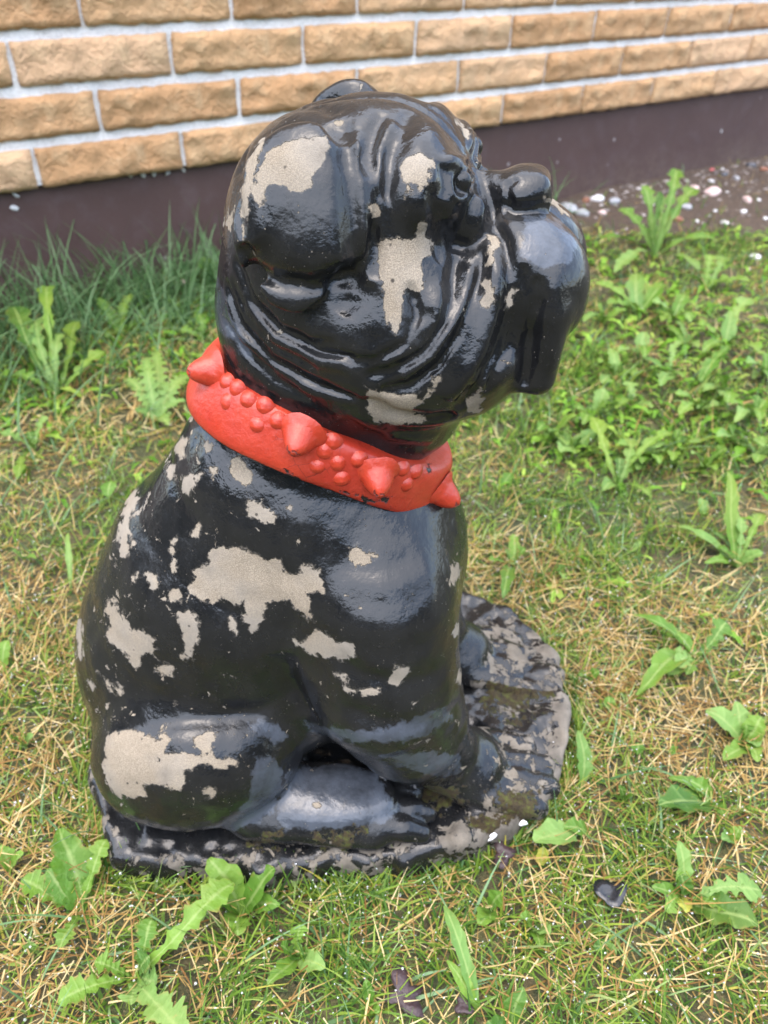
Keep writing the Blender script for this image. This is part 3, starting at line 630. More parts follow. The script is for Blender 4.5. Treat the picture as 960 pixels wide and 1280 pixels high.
def knob(kind, seed):
    """a profile turned about z"""
    if kind == 'spike': pr = [(.0170, -.002), (.0150, .0006), (.0128, .0020), (.0112, .0045), (.0098, .0082), (.0078, .0120), (.0056, .0152), (.0034, .0174), (.0014, .0184)]
    else: pr = [(.0072, -.002), (.0062, .0001), (.0053, .0011), (.0042, .0022), (.0026, .0031), (.0009, .0035)]
    nseg = 20; V = [(r * math.cos(2 * math.pi * i / nseg), r * math.sin(2 * math.pi * i / nseg), z) for r, z in pr for i in range(nseg)]
    V = np.array(V); V += .0006 * np.stack([vnoise(V + seed, .008, 71), vnoise(V + seed, .008, 72), vnoise(V + seed, .008, 73)], 1); k = len(pr)
    ii = np.arange(k * nseg).reshape(k, nseg); jj = np.roll(ii, -1, 1)
    F = np.stack([ii[:-1], jj[:-1], jj[1:], ii[1:]], -1).reshape(-1, 4); topi = np.full((nseg, 1), len(V)); V = np.concatenate([V, [[0, 0, pr[-1][1] + .0004]]])
    F = np.concatenate([F, np.concatenate([ii[-1][:, None], jj[-1][:, None], topi, topi], 1)])
    me = bpy.data.meshes.new(kind); me.from_pydata(V.tolist(), [], [tuple(dict.fromkeys(f)) for f in F.tolist()])
    for p in me.polygons: p.use_smooth = True
    a = me.attributes.new('under', 'FLOAT', 'POINT'); a.data.foreach_set('value', (np.where(V[:, 2] > .015, 1.2, np.where(V[:, 2] < .0012, 3.2, 30.)) if kind == 'spike' else np.where(V[:, 2] < .0008, 3.4, 30.)).astype(np.float32))
    me.materials.append(RT.m); return me
TH, VV = np.meshgrid(np.linspace(-.5, math.pi + .5, 180), np.linspace(-.85, .85, 18), indexing='ij'); TV = np.stack([TH.ravel(), VV.ravel()], 1)
BP = project(np.array([band(a, c_) for a, c_ in TV])); BD = np.array([band(a, c_) for a, c_ in TV])
def on_band(px, py):
    d = ((BP - (px, py)) ** 2).sum(1) + np.array([0 if (CAM - p) @ ring_out(a) > -.02 else 1e6 for p, (a, _) in zip(BD, TV)]); return TV[np.argmin(d)]
spk = [knob('spike', s) for s in range(4)]; std = [knob('stud', s) for s in range(4)]
for kind, meshes, pts in (('spike', spk, ((268, 462), (374, 545), (470, 594), (541, 588))), ('stud', std, ((288, 468), (283, 506), (306, 502), (337, 498), (322, 532), (300, 478), (345, 528), (415, 555), (397, 583), (421, 580), (447, 576), (429, 600), (505, 582), (509, 606), (520, 592), (404, 566)))):
    for i, p in enumerate(pts):
        th, v = on_band(*p) if p != (541, 588) else (.34, .05)
        for sgn in (1, -1):
            o_ = ring_out(th * sgn)
            if sgn < 0 and (abs(math.sin(th)) < .5): continue
            o = link(kind, meshes[i % 4], None, collar); o.location = band(th * sgn, v, -.001); o.rotation_mode = 'QUATERNION'
            d_ = Vector(o_ - (RN * .25 if kind == 'spike' and th > .4 else 0 * RN)); o.rotation_quaternion = d_.to_track_quat('Z', 'Y')

#ENVSTART
# ------------------------------------------------------------------ lawn: blades, straw, dew
def fields(x, y):
    P = np.stack([x, y, 0 * x], 1)
    return np.clip(.5 + .65 * vnoise(P, .30, 81) + .35 * vnoise(P, .10, 82), 0, 1)
def in_view(x, y, margin):
    p = project(np.stack([x, y, np.zeros(len(x))], 1)); fw = y * cP + H * sP
    return (fw > .1) & (p[:, 0] > -margin) & (p[:, 0] < 960 + margin) & (p[:, 1] < 1280 + margin)
def sow(density, near, far, margin=160):
    """points on the lawn, thinner with distance, none on the slab, the bare soil or inside the wall"""
    n = int(density * 4.6 * 3.9); x = rng.uniform(-1.6, 3.0, n); y = rng.uniform(.02, 3.9, n); d = np.hypot(x, y)
    keep = (d >= near) & (d < far) & (wall_dist(x, y) > .004) & in_view(x, y, margin) & (rng.random(n) > soilness(x, y) * .97)
    x, y = x[keep], y[keep]; w = poly_sd(np.stack([x, y], 1), OUT) > .001
    return x[w], y[w]
def blades(name, x, y, length, width, lean, az, tone, mat, bend, z0=None, rows=4):
    """thin tapering ribbons: each row of two points, bent over towards its azimuth"""
    n = len(x); t = np.linspace(0, 1, rows)[None, :]; z = ground_z(x, y) if z0 is None else z0
    ang = lean[:, None] + bend[:, None] * t                        # angle from upright, growing along the blade
    ds = length[:, None] / (rows - 1)
    h = np.cumsum(np.sin(ang) * ds, 1) - np.sin(ang[:, :1]) * ds; v = np.cumsum(np.cos(ang) * ds, 1) - np.cos(ang[:, :1]) * ds
    v = np.maximum(v, -z[:, None] + z[:, None] + .001 * np.arange(rows)[None, :])
    cx_, cy_ = x[:, None] + np.cos(az)[:, None] * h, y[:, None] + np.sin(az)[:, None] * h; cz = z[:, None] + v
    w = width[:, None] * (1 - t ** 1.7) * .5 + .00012
    tw = az[:, None] + math.pi / 2 + (rng.uniform(-.6, .6, n)[:, None]) * t
    sx_, sy_ = np.cos(tw) * w, np.sin(tw) * w
    V = np.stack([np.stack([cx_ - sx_, cy_ - sy_, cz], -1), np.stack([cx_ + sx_, cy_ + sy_, cz + w * .5], -1)], 2).reshape(-1, 3)
    b0 = (np.arange(n) * rows * 2)[:, None] + (np.arange(rows - 1) * 2)[None, :]; b0 = b0.reshape(-1)
    F = np.stack([b0, b0 + 1, b0 + 3, b0 + 2], 1)
    me = mesh_np(name, V, F, True, {'tone': np.repeat(tone, rows * 2)})
    return link(name, me, mat), np.stack([cx_, cy_, cz], -1)
def thin_mat(name, stops, rough, trans, spec=.16):
    t = NT(name); col = t.ramp(t.attr('tone'), stops); t.set(Base_Color=col, Roughness=rough, Specular_IOR_Level=spec)
    tr = t.n.new('ShaderNodeBsdfTranslucent'); t.put(tr.inputs['Color'], col); mx = t.n.new('ShaderNodeMixShader'); mx.inputs[0].default_value = trans
    t.l.new(t.b.outputs[0], mx.inputs[1]); t.l.new(tr.outputs[0], mx.inputs[2]); t.l.new(mx.outputs[0], t.n['Material Output'].inputs['Surface']); return t.m
GRASS = thin_mat('grass_blade', [(0, (.035, .090, .016)), (.35, (.105, .190, .026)), (.6, (.215, .285, .034)), (.8, (.23, .33, .13)), (1, (.42, .36, .06))], .45, .3)
TALL = thin_mat('tall_grass_blade', [(0, (.035, .085, .026)), (.5, (.075, .150, .050)), (1, (.17, .27, .13))], .4, .3)
STRAW = thin_mat('straw', [(0, (.15, .075, .022)), (.4, (.31, .195, .060)), (.75, (.44, .32, .125)), (1, (.56, .46, .25))], .6, .2)
tips = []
xs, ys = [], []
for den, a, c_ in ((46000, 0, .85), (24000, .85, 1.5), (13000, 1.5, 4.2)):
    x, y = sow(den, a, c_); xs.append(x); ys.append(y)
x, y = np.concatenate(xs), np.concatenate(ys); f = fields(x, y); n = len(x); d = np.hypot(x, y)
cl = vnoise(np.stack([x, y, 0 * x], 1), .035, 83); k = rng.random(n) < (.40 + .55 * f) * np.clip(.75 + .9 * cl, .12, 1.2); x, y, f, d, cl = x[k], y[k], f[k], d[k], cl[k]; n = len(x)
o, pts = blades('lawn_grass', x, y, rng.uniform(.014, .040, n) * (.8 + .5 * f) * (1 + .45 * cl), (rng.uniform(.0008, .0017, n) + .0016 * rng.random(n) ** 6) * (1 + .7 * (d > 1.1)), rng.uniform(.1, 1.15, n), rng.uniform(0, 6.283, n), np.clip(rng.normal(.42, .22, n) + .25 * (.5 - f), 0, 1), GRASS, rng.uniform(.1, 1.3, n))
tag(o, 'short wet lawn grass growing thinly around the statue', 'grass', kind='stuff'); tips.append(pts[d < 1.3])
xs, ys = [], []
for den, a, c_ in ((26000, 0, .85), (9000, .85, 1.5), (3400, 1.5, 4.2)):
    x, y = sow(den, a, c_); xs.append(x); ys.append(y)
x, y = np.concatenate(xs), np.concatenate(ys); f = fields(x, y); n = len(x); k = rng.random(n) < 1.05 - .8 * f; x, y = x[k], y[k]; n = len(x); d = np.hypot(x, y)
o, pts = blades('dry_straw', x, y, rng.uniform(.012, .026, n) * (1 + 2.0 * rng.random(n) ** 3), rng.uniform(.0007, .0015, n) * (1 + .7 * (d > 1.1)), rng.uniform(.85, 1.5, n), rng.uniform(0, 6.283, n), rng.random(n), STRAW, rng.uniform(-.5, .7, n), ground_z(x, y) + rng.uniform(.000, .010, n))
tag(o, 'dry straw and dead thatch lying flat in the lawn', 'straw', kind='stuff'); tips.append(pts[d < 1.0])
# long grass along the plinth on the left, and loose long blades in the lawn
n = 4200; u = rng.uniform(-1.9, .5, n); dd = np.abs(rng.normal(0, .20, n)) + .012; P = WO + WT * u[:, None] + WN * dd[:, None]; x, y = P[:, 0], P[:, 1]
k = (rng.random(n) < np.clip((.45 - u) / .5, .04, 1)) & in_view(x, y, 160); x, y, dd = x[k], y[k], dd[k]; n = len(x)
o, pts = blades('tall_grass', x, y, rng.uniform(.07, .25, n) * np.clip(1.15 - dd * 1.2, .40, 1), rng.uniform(.002, .0045, n), rng.uniform(.05, .7, n), rng.uniform(0, 6.283, n), rng.random(n), TALL, rng.uniform(.3, 1.7, n), None, 6)
tag(o, 'long dark green grass standing against the plinth at left', 'grass', kind='stuff')
x, y = sow(520, .0, 3); n = len(x)
o, pts = blades('loose_grass_blades', x, y, rng.uniform(.03, .09, n), rng.uniform(.0014, .0030, n), rng.uniform(.3, 1.3, n), rng.uniform(0, 6.283, n), rng.uniform(.3, 1, n), TALL, rng.uniform(.3, 1.2, n), None, 6)
tag(o, 'scattered longer blue-green grass blades in the lawn', 'grass', kind='stuff'); tips.append(pts[:, [1, 2, 4, 5]])
# grass leaning over the slab's rim
per = np.concatenate([np.linspace(a, c_, 60, endpoint=False) for a, c_ in zip(OUT, np.roll(OUT, -1, 0))]); per = per[per[:, 1] < .62]; per = per[rng.choice(len(per), 1300)]; cen = OUT.mean(0); od = per - cen; od /= np.linalg.norm(od, axis=1)[:, None]
q = per + od * rng.uniform(.004, .016, (len(per), 1)); n = len(q)
o, pts = blades('rim_grass', q[:, 0], q[:, 1], rng.uniform(.018, .05, n), rng.uniform(.0009, .0022, n), rng.uniform(.1, .9, n), np.arctan2(-od[:, 1], -od[:, 0]) + rng.normal(0, 1.1, n), np.clip(rng.normal(.45, .25, n), 0, 1), GRASS, rng.uniform(.1, .9, n))
tag(o, 'grass blades leaning over the rim of the statue slab', 'grass', kind='stuff'); tips.append(pts)
# low leafy weeds too many to count: under the muzzle and along the wall at left
n = 26000; px_, py_ = rng.uniform(-.9, 2.3, n), rng.uniform(.6, 3.3, n); P = np.stack([px_, py_, 0 * px_], 1)
u, dd = wall_u(px_, py_), wall_dist(px_, py_); zone = np.where(px_ > .12, np.clip((py_ - .62) / .55, .0, 1) * np.clip((px_ - .16) / .15, 0, 1), np.clip((py_ - .85) / .3, 0, 1) * np.clip((1.35 - dd) / .5, 0, 1))
k = (dd > .03) & in_view(px_, py_, 120) & (rng.random(n) < zone * np.clip(.55 + .9 * vnoise(P, .22, 91), 0, 1)) & (rng.random(n) > soilness(px_, py_)); x, y = px_[k], py_[k]; n = len(x)
az = rng.uniform(0, 6.283, n); L = rng.uniform(.012, .030, n) * (1 + .8 * rng.random(n) ** 3); lf = rng.uniform(.3, 1.3, n); wd = L * rng.uniform(.22, .42, n); z = ground_z(x, y); shape = (.10, .75, .42, 1., .55, .95, .08); rows = len(shape)
t = np.linspace(0, 1, rows)[None]; ang = lf[:, None] + t * .9; hx = L[:, None] * t * np.sin(ang); hz = L[:, None] * t * np.cos(ang) + .012 * rng.random(n)[:, None]; w = wd[:, None] * np.array(shape)[None] * .5
cx_, cy_, cz = x[:, None] + np.cos(az)[:, None] * hx, y[:, None] + np.sin(az)[:, None] * hx, z[:, None] + hz; sx_, sy_ = -np.sin(az)[:, None] * w, np.cos(az)[:, None] * w
V = np.stack([np.stack([cx_ - sx_, cy_ - sy_, cz + w * .3], -1), np.stack([cx_, cy_, cz], -1), np.stack([cx_ + sx_, cy_ + sy_, cz + w * .3], -1)], 2).reshape(-1, 3)
b0 = ((np.arange(n) * rows * 3)[:, None] + (np.arange(rows - 1) * 3)[None]).reshape(-1); F = np.concatenate([np.stack([b0, b0 + 1, b0 + 4, b0 + 3], 1), np.stack([b0 + 1, b0 + 2, b0 + 5, b0 + 4], 1)])
COVER = thin_mat('ground_cover', [(0, (.06, .15, .014)), (.4, (.12, .26, .022)), (.75, (.20, .36, .045)), (1, (.30, .40, .07))], .4, .3)
tag(link('ground_cover', mesh_np('ground_cover', V, F, True, {'tone': np.repeat(rng.random(n), rows * 3)}), COVER), 'low bright green weed leaves carpeting the far lawn', 'ground cover', kind='stuff')
# dew on the blades
dm = NT('dew'); dm.set(Base_Color=(1, 1, 1), Roughness=.02, IOR=1.33, Transmission_Weight=.75)
T = np.concatenate([p.reshape(-1, 3) for p in tips]); T = T[rng.choice(len(T), 14000, replace=False)]
bm = bmesh.new(); bmesh.ops.create_icosphere(bm, subdivisions=1, radius=1); UV_ = np.array([v.co for v in bm.verts]); UF = np.array([[v.index for v in fc.verts] for fc in bm.faces]); bm.free()
rr = rng.uniform(.0004, .0010, len(T)) * np.where(rng.random(len(T)) < .07, 1.6, 1)
V = (T[:, None, :] + UV_[None] * rr[:, None, None] + np.array([0, 0, .0004])).reshape(-1, 3); F = (UF[None] + (np.arange(len(T)) * len(UV_))[:, None, None]).reshape(-1, 3)
tag(link('dew_drops', mesh_np('dew_drops', V, F), dm.m), 'tiny clear dew drops hanging on the grass', 'dew', kind='stuff')

# ------------------------------------------------------------------ weeds: plants of single leaves
def leaf_material(name, a, c_):
    t = NT(name); inf = t.n.new('ShaderNodeObjectInfo').outputs['Random']; col = t.mix(inf, a, c_)
    col = t.mix(t.rng(t.noise(60, 4, .6), .35, .7, 0, .35), col, tuple(v * .6 for v in a)); col = t.mix(t.rng(t.attr('rib'), .80, .97, 0, .55), col, (.28, .36, .12))
    col = t.mix(t.rng(t.attr('vein'), .75, 1., 0, .28), col, (.30, .42, .14)); col = t.mix(t.rng(t.noise(170, 3, .6), .66, .76, 0, .6), col, (.30, .22, .07))
    col = t.mix(t.math('MULTIPLY', t.rng(t.attr('rib'), .30, .0), t.rng(t.noise(55, 4, .7), .50, .64, 0, .8)), col, (.24, .17, .045)); col = t.mix(t.rng(t.noise(11, 2), .45, .7, 0, .4), col, (.20, .24, .035))
    t.set(Base_Color=col, Roughness=t.rng(t.noise(30, 3), .3, .7, .38, .6), Specular_IOR_Level=.28, Normal=t.bump(t.math('ADD', t.noise(240, 3), t.math('MULTIPLY', t.math('ADD', t.attr('rib'), t.attr('vein')), -.6)), .6, .0014))
    tr = t.n.new('ShaderNodeBsdfTranslucent'); t.put(tr.inputs['Color'], col); mx = t.n.new('ShaderNodeMixShader'); mx.inputs[0].default_value = .3
    t.l.new(t.b.outputs[0], mx.inputs[1]); t.l.new(tr.outputs[0], mx.inputs[2]); t.l.new(mx.outputs[0], t.n['Material Output'].inputs['Surface']); return t.m
LEAF = [leaf_material('dandelion_leaf', (.075, .175, .018), (.155, .270, .036)), leaf_material('pale_leaf', (.12, .235, .050), (.185, .305, .075)), leaf_material('dark_leaf', (.045, .115, .015), (.085, .185, .025)), leaf_material('yellow_leaf', (.42, .34, .04), (.36, .36, .06))]
def leaf_mesh(base, tip, width, kind, arch, seed, mat, roll=0.):
    r_ = np.random.default_rng(seed); L = np.linalg.norm(tip - base)
    rows = {'d': 34, 'f': 40}.get(kind, 14); t = np.linspace(0, 1, rows)
    if kind == 'd':
        nl = 4 + seed % 3; fr = (t * nl + r_.uniform(0, 1)) % 1; lobe = np.where(fr < .30, fr / .30, (1 - fr) / .70); env = np.clip(t ** .75 * 1.25, 0, 1) * np.clip((1 - t) / .22, 0, 1) ** .55
        w = env * np.where(t > .74, .95, .30 + .70 * lobe) + .035
    elif kind == 'f':
        nl = 10; fr = (t * nl) % 1; lobe = np.where(fr < .5, fr / .5, (1 - fr) / .5); w = np.sin(math.pi * np.clip(t * .9 + .08, 0, 1)) ** .7 * (.18 + .82 * lobe) + .03
    elif kind == 'r':
        q = np.clip((t - .34) / .66, 0, 1); w = np.where(t < .34, .05, np.sin(math.pi * np.clip(q * .93 + .05, 0, 1)) ** .62) + .02
    else: w = np.sin(math.pi * np.clip(t * .93 + .05, 0, 1)) ** .75 + .03
    w = w * (1 + .22 * r_.uniform(-1, 1, rows)) * width * .5; ax_ = (tip - base) / L; side = np.cross(ax_, (0, 0, 1.)); side /= max(np.linalg.norm(side), 1e-6); nor = np.cross(side, ax_)
    side, nor = side * math.cos(roll) + nor * math.sin(roll), nor * math.cos(roll) - side * math.sin(roll)
    bend = arch * L * (4 * t * (1 - t)) ** .9; sw = L * .05 * r_.uniform(-1, 1) * np.sin(math.pi * t * 1.5)
    C_ = base + (tip - base) * t[:, None] + np.array([0, 0, 1.]) * bend[:, None] + side * sw[:, None]
    V, rib, vein = [], [], []
    for j, c_ in enumerate((-1, -.5, 0, .5, 1)):
        wave = .16 * width * np.sin(t * 17 + seed + c_ * 2) * abs(c_) * .35
        V.append(C_ + side * (w * c_)[:, None] + nor * ((abs(c_) ** 1.3) * w * .30 + wave * np.minimum(1, w / (width * .25)))[:, None]); rib.append(np.full(rows, 1 - abs(c_))); vein.append(.5 + .5 * np.cos(t * 2 * math.pi * (rows / 4.0) - abs(c_) * 3))
    V = np.stack(V, 1).reshape(-1, 3); ii = np.arange(rows * 5).reshape(rows, 5)
    F = np.stack([ii[:-1, :-1], ii[1:, :-1], ii[1:, 1:], ii[:-1, 1:]], -1).reshape(-1, 4)
    me = mesh_np('leaf', V - base, F, True, {'rib': np.stack(rib, 1).ravel(), 'vein': np.stack(vein, 1).ravel()}); me.materials.append(LEAF[mat]); return me
LS = [0]
def plant(name, bpx, leaves, label, cat='weed', group=None):
    """a plant at a point of the lawn; leaves: (tip pixel x, y, tip height, width, kind, material)"""
    B = gp(*bpx); B[2] = float(ground_z(np.array([B[0]]), np.array([B[1]]))[0]) + .001
    e = empty(name, tuple(B)); tag(e, label, cat, group)
    if cat == 'dandelion':                                             # a rosette has short inner leaves too
        for j in range(3):
            l0 = leaves[j % len(leaves)]; l1 = leaves[(j + 1) % len(leaves)]; q = rng.uniform(.3, .7); w_ = rng.uniform(.5, .85)
            leaves = leaves + [(bpx[0] + w_ * (l0[0] * q + l1[0] * (1 - q) - bpx[0]), bpx[1] + w_ * (l0[1] * q + l1[1] * (1 - q) - bpx[1]), l0[2] * .7, l0[3] * .8, 'd', int(rng.integers(0, 3)))]
    for (tx, ty, tz, wd, kind, mt) in leaves:
        LS[0] += 1; T_ = gp(tx, ty, tz); dx = rng.uniform(-.004, .004, 2)
        o = link('leaf', leaf_mesh(np.zeros(3) + (dx[0], dx[1], 0), T_ - B, wd * .82, kind, .10 + .10 * rng.random(), LS[0], mt, rng.uniform(-.25, .25)), None, e)
    return e
# in front of the statue
plant('dandelion_plant', (168, 1222), [(292, 1112, .030, .034, 'd', 0), (78, 1248, .016, .030, 'd', 0), (232, 1292, .018, .040, 'd', 1), (196, 1150, .022, .026, 'd', 0), (120, 1205, .02, .022, 'd', 0)], 'large dandelion with toothed leaves at the lower left of the lawn', 'dandelion')
plant('dandelion_plant', (100, 1135), [(86, 1030, .030, .036, 'n', 0), (30, 1100, .014, .030, 'd', 0), (62, 1084, .022, .024, 'n', 0), (132, 1048, .030, .024, 'd', 0), (82, 1180, .012, .020, 'd', 0)], 'dandelion with broad pale leaves left of the slab front corner', 'dandelion')
plant('broadleaf_seedling', (300, 1140), [(258, 1072, .040, .032, 'n', 0), (345, 1092, .034, .030, 'n', 0), (268, 1118, .018, .014, 'n', 0), (352, 1128, .020, .020, 'n', 0), (290, 1165, .012, .026, 'n', 0)], 'seedling with two round upright leaves against the slab front edge', 'weed')
plant('dandelion_plant', (372, 1195), [(342, 1228, .012, .016, 'n', 0), (376, 1160, .024, .020, 'd', 0), (402, 1206, .014, .020, 'n', 1), (352, 1178, .014, .018, 'd', 0)], 'small dandelion in front of the middle of the slab', 'dandelion')
plant('broadleaf_seedling', (462, 1262), [(458, 1228, .020, .012, 'n', 0), (480, 1272, .012, .012, 'n', 0)], 'tiny upright two-leaved seedling at the bottom edge beside the purple leaf', 'weed')
plant('plantain_shoot', (598, 1262), [(552, 1132, .030, .016, 'n', 1), (560, 1205, .02, .012, 'n', 0)], 'long narrow leaf shoot leaning left in front of the slab', 'weed')
plant('broadleaf_seedling', (640, 1282), [(658, 1236, .020, .020, 'n', 2), (598, 1290, .012, .016, 'n', 2)], 'dark seedling at the bottom edge right of centre', 'weed')
plant('clover_sprig', (614, 1136), [(624, 1114, .020, .018, 'n', 0), (604, 1152, .012, .022, 'n', 0), (612, 1158, .01, .014, 'n', 0)], 'small round-leaved sprig in front of the slab right end', 'weed')
plant('broadleaf_seedling', (740, 1040), [(672, 1048, .022, .036, 'r', 1), (704, 1034, .018, .020, 'n', 0)], 'single rounded pale leaf on a stalk right of the slab', 'weed')
plant('broadleaf_seedling', (668, 1158), [(655, 1148, .02, .016, 'n', 0), (690, 1166, .012, .018, 'n', 1), (676, 1180, .01, .014, 'n', 0)], 'little cluster of leaves left of the black paint flake', 'weed')
plant('yellow_leaf_seedling', (676, 1082), [(678, 1056, .012, .014, 'n', 3)], 'tiny yellow leaf standing between slab and paint flake', 'weed')
plant('dandelion_plant', (852, 1120), [(846, 1046, .030, .018, 'n', 1), (850, 1090, .018, .018, 'n', 2), (856, 1138, .01, .016, 'n', 3), (828, 1142, .012, .020, 'd', 0), (815, 1112, .014, .016, 'n', 0)], 'upright dandelion right of the black paint flake', 'dandelion')
plant('dandelion_plant', (862, 1128), [(948, 1162, .016, .034, 'n', 2), (948, 1112, .016, .028, 'd', 1), (905, 1132, .016, .020, 'd', 0)], 'dandelion with one large dark leaf near the lower right edge', 'dandelion')
plant('broadleaf_seedling', (890, 1002), [(822, 1008, .024, .036, 'n', 2), (866, 978, .020, .024, 'n', 0), (838, 968, .016, .018, 'n', 0), (902, 1018, .01, .014, 'n', 0)], 'broad dark leaf cluster right of the slab toes', 'weed')
plant('broadleaf_seedling', (838, 950), [(838, 930, .016, .018, 'r', 0)], 'lone small round leaf right of the mossy slab edge', 'weed')
plant('broadleaf_seedling', (796, 952), [(796, 930, .016, .016, 'r', 0)], 'lone tiny round leaf nearest the slab right edge', 'weed')
plant('plantain_shoot', (726, 985), [(728, 912, .030, .020, 'n', 1)], 'narrow upright leaf touching the slab right edge', 'weed')
plant('broadleaf_seedling', (760, 896), [(760, 874, .016, .020, 'r', 0)], 'round leaf level with the moss on the slab', 'weed')
plant('dandelion_plant', (930, 925), [(882, 888, .022, .030, 'n', 1), (952, 900, .020, .030, 'n', 0), (950, 955, .012, .022, 'n', 0), (905, 955, .014, .022, 'n', 0), (915, 880, .020, .026, 'n', 1)], 'pale broad-leaved dandelion at the right edge below the middle', 'dandelion')
plant('dandelion_plant', (868, 822), [(908, 782, .030, .034, 'd', 2), (790, 868, .012, .030, 'n', 0), (862, 845, .012, .020, 'd', 0), (792, 770, .024, .026, 'n', 0), (845, 790, .018, .020, 'n', 0)], 'dandelion with a dark toothed leaf right of the statue shoulder', 'dandelion')
plant('dandelion_plant', (922, 705), [(904, 590, .060, .024, 'n', 0), (952, 690, .020, .030, 'n', 1), (845, 660, .020, .028, 'n', 1), (948, 640, .030, .022, 'd', 0), (880, 700, .016, .018, 'n', 0)], 'dandelion with one tall upright leaf at the right edge', 'dandelion')
plant('dandelion_plant', (640, 706), [(624, 748, .016, .022, 'n', 2), (654, 684, .022, .020, 'd', 0), (614, 700, .016, .014, 'd', 0), (640, 668, .022, .018, 'n', 0)], 'small dandelion just right of the statue chest', 'dandelion')
plant('broadleaf_seedling', (628, 618), [(640, 592, .018, .024, 'n', 0), (614, 604, .014, .016, 'd', 0)], 'small leaf behind the front collar spike', 'weed')
plant('dandelion_plant', (772, 606), [(735, 522, .040, .030, 'd', 0), (792, 548, .030, .030, 'd', 1), (748, 612, .014, .026, 'n', 1), (838, 540, .030, .026, 'd', 0), (815, 620, .014, .020, 'd', 0)], 'pale dandelion clump below the jowls, right of the collar', 'dandelion')
# by the wall and under the muzzle
plant('dandelion_plant', (818, 322), [(846, 212, .17, .050, 'd', 0), (800, 232, .14, .050, 'd', 0), (772, 262, .09, .050, 'd', 0), (868, 236, .13, .045, 'd', 0), (895, 300, .05, .045, 'd', 0), (752, 300, .05, .050, 'd', 0), (872, 338, .02, .045, 'd', 1), (770, 342, .02, .045, 'd', 1), (822, 240, .15, .040, 'd', 2)], 'biggest bushy dandelion growing against the plinth right of the nose', 'dandelion')
plant('dandelion_plant', (882, 362), [(908, 322, .05, .040, 'd', 1), (938, 350, .03, .040, 'd', 0), (858, 345, .04, .035, 'd', 0), (885, 318, .06, .035, 'd', 0)], 'leafy dandelion at the edge of the bare soil', 'dandelion')
plant('dandelion_plant', (798, 392), [(790, 342, .05, .045, 'n', 1), (832, 356, .04, .040, 'n', 0), (760, 380, .03, .040, 'd', 0), (745, 352, .04, .040, 'd', 0), (838, 400, .02, .030, 'd', 0)], 'dandelion clump beside the muzzle tip', 'dandelion')
plant('dandelion_plant', (905, 432), [(934, 372, .06, .042, 'd', 1), (950, 440, .02, .040, 'd', 0), (868, 405, .03, .040, 'd', 0), (884, 480, .01, .040, 'd', 0), (912, 388, .05, .036, 'n', 1)], 'spreading dandelion at the right edge below the bare soil', 'dandelion')
# left of the statue
plant('dandelion_plant', (72, 492), [(8, 384, .08, .050, 'd', 2), (42, 402, .06, .040, 'd', 1), (62, 360, .09, .040, 'd', 0), (104, 402, .06, .040, 'd', 0), (132, 440, .04, .036, 'd', 0), (14, 470, .03, .036, 'd', 0)], 'dandelion with long arching leaves at the left edge below the plinth', 'dandelion')
plant('yarrow_plant', (196, 522), [(158, 474, .03, .050, 'f', 1), (202, 438, .05, .050, 'f', 1), (236, 470, .03, .050, 'f', 1), (214, 530, .01, .045, 'f', 1), (168, 512, .02, .045, 'f', 1), (228, 500, .02, .045, 'f', 1), (184, 446, .05, .045, 'f', 1)], 'feathery yarrow patch left of the collar', 'yarrow')
plant('yarrow_plant', (152, 420), [(122, 372, .05, .045, 'f', 0), (160, 368, .05, .045, 'f', 0), (186, 400, .03, .045, 'f', 0), (130, 422, .02, .045, 'f', 0)], 'feathery yarrow patch farther back, nearer the plinth', 'yarrow')
plant('broadleaf_seedling', (138, 634), [(135, 600, .022, .026, 'r', 0)], 'single round leaf touching the statue back', 'weed')
plant('broadleaf_seedling', (2, 838), [(14, 800, .022, .020, 'n', 0)], 'leaf cut off by the left edge beside the statue back', 'weed')
plant('plantain_shoot', (88, 735), [(84, 668, .030, .010, 'n', 1)], 'thin upright shoot left of the statue back', 'weed')
plant('broadleaf_seedling', (262, 352), [(255, 322, .05, .045, 'n', 0), (270, 335, .03, .035, 'n', 0), (246, 345, .02, .030, 'n', 0)], 'seedling at the plinth foot just left of the dog nape', 'weed')
plant('dandelion_plant', (42, 560), [(4, 540, .03, .030, 'd', 1), (60, 520, .04, .030, 'd', 1), (22, 600, .01, .026, 'd', 0)], 'pale small dandelion at the left edge level with the collar', 'dandelion')
plant('dandelion_plant', (255, 430), [(225, 412, .03, .040, 'd', 0), (250, 392, .04, .036, 'd', 0), (270, 412, .03, .036, 'd', 0)], 'dandelion leaves showing just behind the collar back spike', 'dandelion')
plant('broadleaf_seedling', (12, 1085), [(4, 1060, .014, .018, 'n', 0), (28, 1072, .014, .016, 'n', 0)], 'small seedling at the left edge level with the slab', 'weed')
